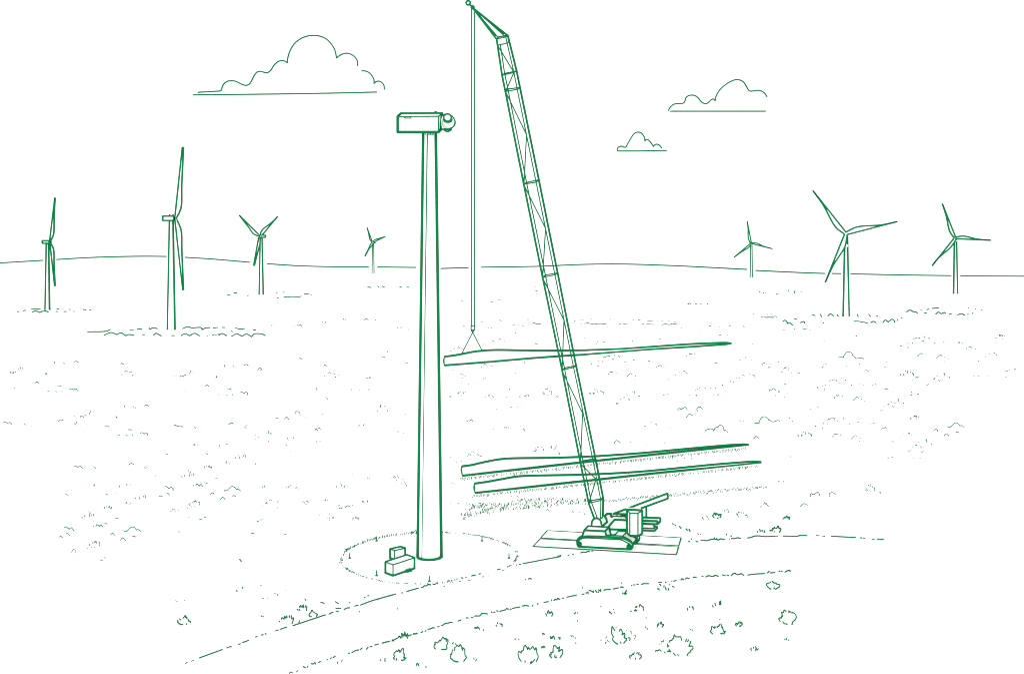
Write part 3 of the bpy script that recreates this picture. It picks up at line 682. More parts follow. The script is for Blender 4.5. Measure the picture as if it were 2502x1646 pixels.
BH = '160 390 164 398/177 388 180 398/378 402 380 405/535 387 537 390/565 390 566 396/635 360 637 364/662 361 663 371/825 344 830 330/841 331 846 345/1071 340 1076 338/1121 347 1128 342/1323 425 1328 413/1356 422 1363 408/1425 428 1427 436/1229 638 1231 640/1238 632 1236 640/1164 688 1166 692/s1188 690 1195 685 1215 690/1367 747 1370 755/s1402 743 1410 738 1422 746/1441 745 1444 747/1026 882 1030 883/1040 885 1045 880 1050 884 1056 878/1068 873 1067 883/1077 871 1074 882/578 971 579 990/897 974 901 991/954 977 955 979/974 990 972 999/1060 991 1068 983/671 1058 683 1079/1164 1145 1169 1128 1173 1150/1210 1140 1217 1143/1252 1155 1253 1156/1778 183 1800 184/1918 171 1933 173/2187 181 2205 177/2255 162 2270 163 2282 165/1898 248 1899 249/s1930 402 1937 397 1945 403/1905 424 1906 425/s2102 368 2108 364 2114 368/2165 420 2167 421/2194 416 2195 421/2226 356 2228 357/s2263 352 2272 346 2280 352 2290 350/1812 630 1818 626 1824 629/s1845 611 1852 606 1858 612/s1880 602 1891 595 1903 604/1918 606 1933 609/2205 538 2214 540/s2260 528 2272 521 2283 530/2307 542 2318 543/2132 566 2134 567/2098 772 2103 778 2100 782/s2117 760 2132 750 2147 762/2157 773 2159 776/s2180 768 2190 765 2202 772/2215 775 2216 776/1814 803 1816 804/1828 804 1832 805/1842 803 1845 804/s1908 848 1918 839 1928 850/1937 858 1943 848/1950 858 1954 862/1922 878 1923 884/1930 876 1931 881/2120 884 2122 890/2137 877 2140 880/1791 896 1793 897/1920 928 1922 933/1958 937 1960 938/1981 936 1983 942/2068 930 2069 936/2362 980 2358 993/1883 1020 1885 1032/1888 1010 1891 1022/1902 995 1907 1013/1930 1018 1935 1012 1940 1025/1956 1008 1958 1014/1914 1043 1916 1046/1803 1043 1806 1052/1815 1048 1820 1060/2140 1057 2145 1052/2165 1032 2166 1045/2179 1030 2179 1046/2197 1050 2207 1048 2216 1062/2330 1058 2333 1052'
CH = '222 40 223 40/220 80 228 77 240 80/190 193 198 193/s144 342 151 337 157 342/12 392 25 393/60 392 60 399/70 392 70 399/s97 399 105 394 112 399/30 464 42 467/183 580 188 579/s214 567 220 560 227 566 233 561 238 567/117 732 122 742/133 732 134 738/31 830 32 832/39 828 39 834/71 1055 76 1048/112 1052 125 1040 132 1050/137 1035 139 1042/150 1045 158 1038 158 1047/59 1143 60 1150/78 1146 79 1151/668 512 675 515/790 540 795 549/778 566 784 564/848 550 857 550 859 545/995 551 1002 553/1113 540 1121 535/s1363 520 1369 516 1374 520/1565 417 1573 416/1742 440 1744 441/s1822 402 1832 398 1842 403/1917 404 1920 408/2125 303 2133 304/2230 289 2238 297/2360 292 2358 300/s1917 486 1925 482 1934 486/1985 479 1992 482/2222 562 2230 567/2103 718 2115 716/2131 690 2134 691/2162 682 2162 698/2215 716 2222 718/s2317 760 2322 745 2335 742 2343 748/2370 785 2378 780/738 338 746 331/578 356 588 356/563 376 572 376/631 376 650 379/906 341 912 334/946 340 954 341/1121 345 1127 342/1348 352 1352 352/1385 356 1393 357/1450 357 1456 353/1504 363 1522 370/620 349 671 349/989 384 1014 384/1030 381 1080 387/1200 378 1226 386/1247 383 1322 387/1171 346 1188 346/1254 352 1300 352/1872 739 1898 743'
DH_ = 's0 325 20 315 50 325 80 310 102 320/7 293 10 298/42 290 48 292/148 433 150 434/158 432 161 436/171 434 172 438/258 421 263 430/341 430 355 427 372 427/401 434 409 435/486 404 495 407/827 495 833 490 838 496/522 545 525 547/538 541 540 543/113 731 114 738/407 727 413 728/135 822 150 824/160 795 170 787 178 790 183 778 190 785/200 790 205 785/207 800 210 810/232 827 233 833/294 840 299 832/307 840 313 831/5 748 7 755/37 749 39 751/22 785 27 775 33 785/515 780 525 778/530 755 535 765/545 749 557 749/590 765 602 765/736 768 742 769/855 757 865 750/910 812 925 808 935 812 945 817/1105 735 1112 735/1090 776 1105 776/165 943 172 937/180 932 180 942/112 1008 117 998/127 1003 124 1012/85 1040 86 1045/202 1015 200 1027/170 1054 173 1057/1340 1015 1343 1008 1347 1015/1392 998 1394 1000/1412 985 1414 988/1395 1028 1410 1028/405 1168 410 1168/455 1162 458 1163/476 1150 482 1147/1912 866 1925 865/1952 857 1966 862/2038 862 2041 863/2155 866 2158 868/2210 875 2218 868/2208 820 2226 815 2235 812/2245 804 2248 805/2288 796 2293 797/2302 798 2303 804/2125 510 2130 505/2153 492 2156 482 2168 488 2180 485 2183 493/2200 489 2203 490/2181 515 2183 518'
GH = '566 53 568 55/577 52 581 57/635 45 635 58/654 50 656 55/434 74 436 74/154 184 160 178 166 186/183 185 187 172 193 178 200 168 208 178 209 188/231 186 233 192/404 257 405 263/s504 263 506 248 515 243 526 247/531 240 532 247/543 250 551 243/661 233 665 239/681 262 690 257 697 264 697 277/163 515 168 503/172 492 178 500/182 488 192 503/200 473 208 472/220 475 226 482/250 502 258 495 268 508/275 508 292 513/502 478 507 473/784 464 792 468/798 440 817 462/797 455 800 467/818 428 827 430/853 423 856 430/870 458 875 447 880 458/905 415 909 418/936 425 940 432/950 415 950 441/s996 412 990 430 978 446/1010 475 1016 482/1021 484 1028 489/1020 500 1027 492/1686 377 1697 382/1842 396 1846 399/2009 389 2018 385/1880 195 1885 192/1897 190 1903 187/1925 213 1935 220 1940 210/1822 230 1832 230/2067 252 2070 254/1560 15 1562 22/1577 10 1572 24/1141 1026 1156 1038/1206 1032 1212 1039/1254 1040 1260 1062/576 888 579 889/631 888 639 899/77 953 82 955/155 955 156 960/175 955 182 962/202 957 217 971/267 953 287 953/3 950 8 953/13 768 17 771/27 765 29 768/42 772 45 777/4 522 8 528/56 567 58 569/104 557 106 562/2193 526 2200 532/2125 553 2140 557/2257 528 2267 538'
HH = '639 252 646 260/669 252 678 261/1101 234 1106 230/1124 264 1136 260/1110 595 1119 586/1000 819 1014 825/1047 820 1053 830/289 1165 296 1150/290 1165 302 1176/306 1135 306 1143/327 1140 335 1155 343 1148 346 1178/498 1090 502 1110/513 1083 514 1090/527 1077 528 1087/540 1088 533 1112/607 1120 620 1128 630 1105 640 1113/607 1120 628 1153/659 1105 659 1118/673 1118 679 1110/690 1145 700 1128 700 1140 708 1138 710 1152/712 1160 717 1157/834 1057 839 1071/840 1047 847 1052/863 1038 868 1016 880 1033 887 1022 888 1037/897 1047 900 1040/905 1050 909 1055/2020 603 2030 603/2055 593 2074 602/2145 600 2146 602/2262 604 2265 605/2320 607 2328 600/2335 550 2345 547/2356 540 2358 542/2230 242 2236 236/2263 220 2272 216 2280 218 2286 212 2290 222/2308 222 2311 223'
field = [(W1, 'A', (0, 0)), (W1, 'A', (1572/3.778, 31/3.778)), (W1, 'A', (172, 106.8)), (W2, 'A', (0, 0)), (W2, 'A', (496.1, 4.2)),
         (X1, 'E', (0, 0)), (X1, 'E', (1572/3.778, 31/3.778)), (X1, 'E', (650/3.778, 404/3.778)), (Y1, 'E', (0, 0)), (Y1, 'E', (-922/3.778, 374/3.778)),
         ('1648 1161 1662 1169/2320 1178 2342 1178/2354 531 2356 540/2362 536 2363 545', 'E', (0, 0)), (FH, 'Fc', (0, 0)), (BH, 'B', (0, 0)), (CH, 'C', (0, 0)), (DH_, 'D', (0, 0)),
         (GH, 'Gc', (0, 0)), (HH, 'Hc', (0, 0)), (BIGT, 'Hc', (0, 0)),
         (Q, 'C', (0, 0)), (Q, 'C', (757, -45)), (Q, 'C', (553.2, 57.2)), (Q, 'C', (548.6, 151.5)),
         (R1, 'C', (0, 0)), (S_, 'C', (0, 0)), (S_, 'C', (622 + 514/3.778, -172/3.778)), (S_, 'C', (508.6, 103)), (U, 'C', (0, 0)),
         (U, 'C', (622 + 514/3.778, -172/3.778)), (U, 'C', (645.8, 17.2)), (U, 'C', (714, 116.5)), (V, 'C', (0, 0)),
         ('120 452 143 456/1021 426 1041 431/1268 341 1269 347/1074 422 1077 426/214 446 217 449', 'c3', (0, 0)),
         ('168 985 167 968 180 967 187 948 213 968/165 920 170 925/175 902 181 917/422 853 430 855/435 855 437 878/s458 905 470 892 480 897 478 915 464 935/384 843 385 848/728 985 728 990/745 980 745 957 762 963 770 942 770 965/783 943 794 963/835 918 836 926', 'c5', (0, 0))]
m_ = MB()
for txt, crop, off in field:
    for st in parse(txt, crop, off): upright(m_, st, HW)
tag(m_.build('grass'), kind='stuff')
# heavier ticks near the road and along the far hedges
m_ = MB()
for txt, crop, w_ in [
    ('157 267 177 267/s218 262 225 257 239 257/289 246 373 241/526 244 542 244/519 267 531 267/589 267 613 267/636 248 648 249/680 266 687 267/766 247 791 253/828 252 835 253/1198 440 1230 440/1268 427 1309 427/1315 480 1336 480/1585 489 1610 489/1970 419 2010 414/2050 414 2076 414/s2174 420 2215 428 2262 424/2340 437 2359 437/2095 118 2118 113/2159 95 2186 95/2287 122 2292 118', 'A', 1.7),
    ('1957 482 1965 486 1980 478 1997 485/2138 446 2147 455/2018 474 2025 476/1914 491 1920 492', 'A', 1.0),
    ('1053 41 1084 46/1144 34 1154 40/1185 34 1207 44/1347 43 1362 38/1414 43 1430 43/210 95 217 91/274 90 281 90/218 142 229 138/466 106 505 106/524 110 532 111/s278 130 315 135 345 130 400 131 425 130 436 126', 'B', 1.7),
    ('s1628 198 1640 192 1653 195/1699 199 1707 194/1746 196 1750 195/1803 202 1811 197/2286 88 2289 88/2322 98 2328 94/2012 396 2018 403/2142 403 2147 407', 'C', 1.8),
    ('424 295 452 304/501 293 511 315/s657 295 656 303 666 311/842 294 849 314/947 293 962 313/1019 305 1029 312/260 332 281 338/532 369 526 377/1215 338 1215 352/1248 329 1255 325/1429 255 1434 256/1463 280 1478 281/1484 250 1499 245/1533 239 1560 235 1592 234/1689 293 1709 289/1860 294 1865 291/1903 285 1909 282/1869 235 1871 238/1934 242 1935 246/1988 255 1993 256/208 72 209 78/s266 80 260 85 262 95/322 82 323 86/93 109 103 106/811 357 850 357 935 372', 'D', 1.9),
    ('1456 922 1466 926/1503 917 1504 925', 'Fc', 2.2), ('2212 1418 2227 1435', 'E', 2.4),
    ('790 24 804 40/818 313 819 324/1009 289 1011 293/752 347 764 352/1154 376 1157 379/1183 388 1184 396/1466 432 1476 447/1630 468 1667 478/1782 462 1813 481/1926 472 1934 472/2082 418 2092 413/2118 400 2126 398/2034 564 2037 567/1010 607 1014 615/1030 613 1034 618/1403 678 1410 658/1806 1087 1807 1100/1855 1067 1848 1083/2248 1063 2248 1075/2298 1048 2298 1081', 'c3', 2.0),
    ('1012 1128 1012 1143/1038 1143 1031 1162/216 620 222 621/700 388 705 389/1545 317 1550 318/s1576 311 1590 303 1608 311/2142 396 2142 406/2052 668 2060 673 2067 660/2090 658 2091 668/2088 742 2089 748/2018 898 2026 907/2040 897 2042 910/2069 921 2070 928/2070 971 2071 984/2330 943 2332 949/1436 937 1448 932/1475 935 1480 941/786 980 800 972/818 983 822 987', 'c4', 1.9),
    ('118 592 121 595/248 622 250 628/258 655 260 660/210 660 216 662/210 647 232 673/588 712 591 715/583 808 588 816/600 826 605 830/1049 832 1052 836/1070 840 1072 845/1354 728 1357 731/2028 935 2031 938/2046 925 2046 941/2070 943 2073 950', 'c5', 1.9)]:
    for st in parse(txt, crop): upright(m_, st, w_)
tag(m_.build('grass'), kind='stuff')
# fringes of grass under the lying blades, the bank behind the crane, the dotted circle
rnd = random.Random(7)
m_ = MB()
for (xa, ya), (xb, yb) in (((1131, 1162), (1825, 1088)), ((1162, 1204), (1856, 1131))):
    x = xa - 5
    while x < xb - 2:
        y = ya + (yb - ya) * (x - xa) / (xb - xa) + 3.2
        if rnd.random() < .84:
            l = rnd.uniform(3, 7); s_ = rnd.choice((0, 0, .5, -.5, .25, -.2)) * l; y += rnd.uniform(0, 2)
            st = [Vector((x, y, 0)), Vector((x + s_, y + l, 0))]
            if rnd.random() < .25: st = cat([st[0], (st[0] + st[1]) / 2 + Vector((rnd.choice((-1.4, 1.4)), 0, 0)), st[1]], 3)
            upright(m_, st, 0.05)
        x += rnd.uniform(2.3, 4.8)
tag(m_.build('grass'), kind='stuff')
m_ = MB()
bank = [(1125, 1262, 8), (1145, 1250, 15), (1185, 1240, 14), (1230, 1238, 9), (1265, 1232, 13), (1300, 1228, 12), (1345, 1226, 11), (1380, 1224, 8), (1435, 1224, 6)]
def tickat(x, y, a=.8):
    l = rnd.uniform(2.2, 4.6); s_ = rnd.uniform(-.2, 1.0) * l * a
    upright(m_, [Vector((x - s_ / 2, y + l / 2, 0)), Vector((x + s_ / 2, y - l / 2, 0))], 0.05)
for (xa, ya, ha), (xb, yb, hb) in zip(bank, bank[1:]):
    for i in range(int((xb - xa) * (ha + hb) / 2 / 10.5)):
        k = rnd.random(); tickat(xa + (xb - xa) * k, ya + (yb - ya) * k + rnd.uniform(-1, 1) * (ha + (hb - ha) * k))
thin = [(1476, 1223), (1500, 1220), (1560, 1216), (1600, 1212), (1650, 1208), (1700, 1204), (1760, 1198), (1820, 1193), (1874, 1188)]
for (xa, ya), (xb, yb) in zip(thin, thin[1:]):
    x = xa
    while x < xb:
        tickat(x, ya + (yb - ya) * (x - xa) / (xb - xa) + rnd.uniform(-3.6, 3.6)); x += rnd.uniform(1.5, 4.2)
for x, y in ((1300, 1236), (1286, 1236), (1335, 1247), (1190, 1255)):
    upright(m_, cat([Vector((x, y, 0)), Vector((x + 3, y - 4, 0)), Vector((x + 7, y + 1, 0))], 4), 0.05)
tag(m_.build('grass'), kind='stuff')
m_ = MB()
cc = P(1050, 1360, 0.001); c0 = Vector((P(1050, 1357, GD(1357)).x, 245.3, 0)); Rr = 20.75
a = 0.0
while a < 360:
    r_ = math.radians(a); p = c0 + Vector((math.cos(r_), math.sin(r_), 0)) * (Rr + rnd.uniform(-.25, .25))
    px = CX + p.x * F / p.y; py = HY + H * F / p.y
    tall = 95 < a < 176; gap = rnd.random()
    if tall: keep, step, l = .93, rnd.uniform(.7, 1.9), rnd.uniform(2.5, 6.5)
    elif 20 < a < 95: keep, step, l = .8, rnd.uniform(1.0, 2.4), rnd.uniform(.8, 2.2)
    elif 290 < a < 345: keep, step, l = .55, rnd.uniform(1.2, 2.6), rnd.uniform(1, 2.5)
    else: keep, step, l = .78, rnd.uniform(1.0, 2.3), rnd.uniform(.8, 2.8)
    if gap < keep:
        s_ = rnd.uniform(-.1, .8) * l
        if not tall and rnd.random() < .35: pts = cat([Vector((px - 2.4, py, 0)), Vector((px, py - 1.4, 0)), Vector((px + 2.4, py, 0))], 3)
        else: pts = [Vector((px, py, 0)), Vector((px + s_, py - l, 0))]
        upright(m_, pts, .4)
    a += step
for st in parse('985 158 1000 140 1022 121/1025 145 1027 158/970 140 972 165/160 345 175 355/178 352 203 340', 'ring'): upright(m_, st, .95)
tag(m_.build('grass'), kind='stuff')

# bushes that one can tell apart
def bush(name, crop, txt, w_, label, catg, group, off=(0, 0), thick=.45):
    sts = parse(txt, crop, off)
    yb = max(p.y for st in sts for p in st) + (w_ * WK + WA) * .4; D = GD(yb)
    pts = [P(p.x, p.y, D) for st in sts for p in st]
    xm = (min(p.x for p in pts) + max(p.x for p in pts)) / 2
    width = max(p.x for p in pts) - min(p.x for p in pts)
    m_ = MB()
    # leafy white body behind the pen outline: hull slices that swell and close again
    from_pts = [(p.x, max(p.z, 0)) for p in pts] + [(min(p.x for p in pts), 0.0), (max(p.x for p in pts), 0.0)]
    t = width * thick
    def hull2(ps):
        ps = sorted(set(ps)); lo = []; hi = []
        for p in ps:
            while len(lo) > 1 and (lo[-1][0]-lo[-2][0])*(p[1]-lo[-2][1]) - (lo[-1][1]-lo[-2][1])*(p[0]-lo[-2][0]) <= 0: lo.pop()
            lo.append(p)
        for p in reversed(ps):
            while len(hi) > 1 and (hi[-1][0]-hi[-2][0])*(p[1]-hi[-2][1]) - (hi[-1][1]-hi[-2][1])*(p[0]-hi[-2][0]) <= 0: hi.pop()
            hi.append(p)
        return lo[:-1] + hi[:-1]
    hp = hull2(from_pts)
    if len(hp) >= 3:
        o_ = []
        for dy, k in ((.02, .9), (.25 * t, .93), (.6 * t, .8), (t, .35)):
            o_.append(len(m_.v))
            for x, z in hp: m_.v.append(Vector((xm + (x - xm) * k, D + .08 + dy, z * k)))
        n_ = len(hp)
        for a, b in zip(o_, o_[1:]):
            for i in range(n_): m_.face((a+i, a+(i+1) % n_, b+(i+1) % n_, b+i), 0)
        m_.face(tuple(o_[0]+i for i in range(n_)), 0); m_.face(tuple(o_[-1]+i for i in range(n_))[::-1], 0)
    for st in sts: m_.line([P(p.x, p.y, D) for p in st], w_)
    return tag(m_.build(name, loc=(xm, D, 0)), label, catg, group)
FG = 'leafy bushes on the near side of the road'
fgl = [
 ('bush', 'c3', '143 655 147 662 145 675 155 688 175 697 198 700/165 640 176 651/200 634 224 602 230 630 240 620 241 640/254 647 256 657/260 665 275 662 276 682/238 690 238 698', 'lone spiky bush far out beyond the long road edge, away from the tower'),
 ('bush', 'c3', 's1220 645 1222 632 1235 630 1252 642/1252 642 1256 613 1270 632/1276 608 1280 625/1304 605 1304 627/1325 607 1328 640/s1328 640 1345 630 1350 640 1332 686/1197 662 1205 671', 'wide tufted bush touching the far edge of the road'),
 ('bush', 'c3', '1418 498 1437 520 1448 493 1453 525/1408 509 1415 522/1477 500 1472 518/1488 512 1481 552/1384 538 1393 547/1410 545 1413 552', 'open ragged tuft just above the wide bush at the far road edge'),
 ('bush', 'c3', 's1532 618 1515 612 1508 597 1515 583 1526 577 1533 555 1543 550 1553 570/1567 574 1570 578/s1577 582 1590 590 1598 597 1586 613', 'small rounded clover-shaped bush at the far road edge'),
 ('bush', 'c4', 's295 1125 282 1128 290 1093 282 1088 283 1060 278 1035 265 1030/262 1040 243 1073 232 1043 218 1065 210 1055/s210 1055 183 1080 180 1098 187 1115 176 1130 184 1145/209 1136 204 1153/s258 1153 280 1153 308 1130', 'leafy bush below the near road edge, first in the row towards the bottom'),
 ('bush', 'c4', 's612 1037 598 1020 598 1000 607 985 605 972 615 965 622 972/607 985 610 995/634 974 655 946 662 955 690 912 708 935 723 923 725 958/s732 940 743 945 740 975 727 1005 732 1027 720 1040 674 1042', 'spiky bush whose tip is highest, just under the near road edge'),
 ('bush', 'c4', '823 1017 835 995 855 1015 869 988 885 1015 890 1050 898 1025 917 1042 918 1100 936 1125 905 1165/812 1023 810 1053/788 1047 778 1097/s778 1097 770 1090 766 1110 770 1137 788 1145 798 1160 848 1171', 'tall narrow pointed bush beside the spiky one, second in its pair'),
 ('bush', 'c4', 's1502 1165 1480 1135 1470 1095 1472 1068 1487 1067 1502 1080/1502 1080 1505 1058 1525 1055/s1525 1055 1530 1015 1543 1000 1558 1015 1568 1043/1568 1043 1577 1020 1595 1045/s1605 1035 1620 1012 1632 1025 1643 1047 1657 1025 1668 1090 1678 1105 1675 1135 1658 1168/1542 1158 1543 1177/1640 1147 1625 1168 1607 1183/1607 1168 1595 1187', 'broad open-bottomed bush with four finger-like tips'),
 ('bush', 'c4', 's1820 1128 1800 1110 1797 1095 1815 1097/1815 1097 1808 1073 1833 1073/s1833 1073 1835 1015 1850 1002 1870 1015 1875 1033/1875 1033 1903 1015 1890 1065 1927 1040/s1927 1040 1935 1065 1928 1095 1905 1125/1851 1102 1852 1123/1870 1120 1864 1128', 'mitten-shaped bush right beside the broad four-tipped one'),
 ('bush', 'c5', '230 870 233 810 237 805 267 850/225 870 252 917/s240 927 243 945 262 968 295 987/s314 853 318 835 330 835 342 860 340 893/s340 893 360 875 370 882 360 922/360 922 387 930 385 945 357 978/325 965 328 980/277 813 277 820/s405 922 418 922 423 935 417 950', 'tall two-pronged bush with faint tufts on each side'),
 ('bush', 'c5', '828 968 830 953 857 950 860 932 876 930/s876 930 878 895 888 893 895 910 920 912 945 910 950 915 960 950/1008 935 1000 962/1030 942 1021 962/1045 957 1055 965/1055 965 1033 1010 1048 1010/s1055 1005 1073 1015 1075 1035 1050 1055 1048 1068 1025 1085 1015 1107/808 985 812 998 826 1010/812 1012 816 1018/808 1065 820 1060 847 1068 828 1043/778 1070 787 1080/872 1080 893 1104/918 1095 926 1103/s690 1068 692 1052 710 1057 720 1048 733 1048 745 1060', 'largest rounded bush, flat on top, near the bottom of the picture'),
 ('bush', 'c5', 's1280 880 1258 860 1258 850 1267 838 1268 812 1277 800/1288 810 1297 822/1303 808 1310 818/1328 815 1328 803 1343 803 1358 777/1372 785 1377 815/1385 810 1381 828/1392 838 1393 853 1413 855 1397 880/1363 878 1383 873', 'mid-sized bush with a single peak and jagged shoulders'),
 ('bush', 'c5', 's1525 797 1518 785 1523 770 1533 772 1540 785/1555 750 1548 773/1572 757 1567 770/s1583 762 1588 778 1578 792 1560 803', 'small round tuft beside the single-peaked bush'),
 ('bush', 'c5', '1983 755 1967 728 1968 717 1997 715 1993 703 2006 700 1995 655 2017 660 2020 635 2030 633 2043 650/2072 640 2073 663/2085 648 2095 662/2105 665 2112 657/s2122 663 2143 683 2148 710 2138 735 2110 760 2105 785/s2010 755 2018 770 2030 777/2043 775 2055 785', 'round bush smooth on one side and jagged on the other, farthest out past the crane'),
 ('bush', 'c5', 's1887 413 1875 413 1840 378 1840 365 1853 355 1870 352/1897 330 1905 345/1882 342 1882 350/s1915 342 1918 355 1940 352 1945 365 1973 368 1978 382 1968 397 1932 417/1920 402 1916 412', 'flat wide bush close under the end of the near road edge'),
 ('bush', 'c5', '705 808 705 785 715 790 717 772/736 758 736 777/748 758 752 780 772 783 772 792 755 808', 'small squarish tuft between the two-pronged bush and the single-peaked bush'),
 ('bush', 'c5', 's425 1135 415 1118 422 1107 437 1110/437 1110 447 1088 460 1095 465 1073/498 1073 492 1085/517 1070 512 1098/532 1092 527 1102/s540 1107 538 1125 522 1140/479 1133 480 1143', 'low stepped bush at the very bottom, below the two-pronged one'),
 ('bush', 'c5', '517 602 520 580 532 577 548 600 557 595 563 637/475 607 490 603 485 595 497 600/465 640 478 640 480 630 495 643/427 642 436 648', 'jagged tuft with a tall arch, under the near road edge beyond the mats'),
 ('bush', 'c5', '1350 580 1353 550 1360 538 1366 555 1365 580/1303 560 1311 587/1277 587 1285 602', 'tuft ending in one narrow spike, below the flat end of the road edge'),
 ('bush', 'c5', '1020 617 1020 635/1041 597 1038 607/1067 595 1068 605/1078 603 1079 628', 'tuft of four short upright ticks between the arch tuft and the spike tuft'),
 ('bush', 'c5', 's1681 1028 1676 1040 1683 1052/1703 1018 1703 1028/s1727 1012 1733 1035 1726 1055/1753 1035 1746 1048', 'tuft of four curved ticks near the bottom, far out to the crane side'),
 ('bush', 'c4', '264 920 260 873 285 905 293 860 307 910 323 878/s323 878 328 905 319 925', 'crown-shaped tuft growing right on the near road edge'),
 ('bush', 'c4', '1023 828 1020 812 1035 815 1042 825 1047 807 1060 815 1070 833/1109 836 1110 845', 'tiny M-shaped tuft just below the middle of the near road edge'),
 ('bush', 'c4', '1757 670 1764 693/1773 648 1779 672/1785 638 1800 670 1816 650/s1816 650 1830 672 1820 695', 'claw-shaped tuft under the near road edge below the crane mats'),
 ('bush', 'c4', '1240 788 1245 800/1255 765 1258 774/1280 775 1287 780/1293 775 1298 785/1306 780 1303 803', 'sparse tuft of small ticks just past the tiny M-shaped tuft'),
 ('bush', 'c4', '1808 930 1806 908 1822 928 1832 903 1842 905 1849 935/1888 920 1897 923 1907 918 1904 940', 'N-shaped tuft above the mitten-shaped bush'),
 ('bush', 'c4', '1713 1025 1720 1012 1730 1020 1737 1008 1750 1020/1726 887 1725 872 1747 885', 'tiny wavy tuft between the four-tipped and mitten-shaped bushes'),
 ('bush', 'c4', 's411 1212 417 1192 428 1187 440 1213/513 1213 513 1230', 'tiny hoop-shaped tuft at the very bottom edge'),
 ('bush', 'c4', '38 1147 38 1157/88 1132 88 1165', 'two short upright blades beside the first leafy bush in the bottom row'),
]
for nm, cr, txt, lab in fgl: bush(nm, cr, txt, 1.95, lab, 'bush', FG)
for txt, lab in [('s400 1160 388 1147 390 1135 397 1130 402 1115 412 1120 416 1137/425 1118 425 1128/435 1125 440 1128 443 1140 455 1128 466 1130/s466 1130 463 1145 456 1160/432 1166 437 1162', 'dark clawed bush, first of the bold tufts behind the far road edge by the crane'),
                 ('1041 1171 1043 1171/1050 1166 1056 1155/1065 1162 1079 1143 1088 1162 1098 1152 1107 1155 1100 1177', 'small bold zigzag tuft, highest of those behind the far road edge'),
                 ('802 1285 807 1297/826 1267 831 1287/849 1274 849 1286/873 1280 867 1297', 'four bold ticks fanning out just above the far road edge'),
                 ('923 1285 922 1278 930 1275 942 1283 945 1258 953 1265 963 1248 971 1260/984 1262 993 1237/1003 1238 1006 1262/s1012 1258 1023 1262 1020 1280 1008 1296/964 1290 966 1291', 'wide bold stepped bush just above the far road edge')]:
    bush('bush', 'Hc', txt, 2.2, lab, 'bush', 'bold tufts behind the far road edge')
FS = 'rounded shrubs dotted over the plain'
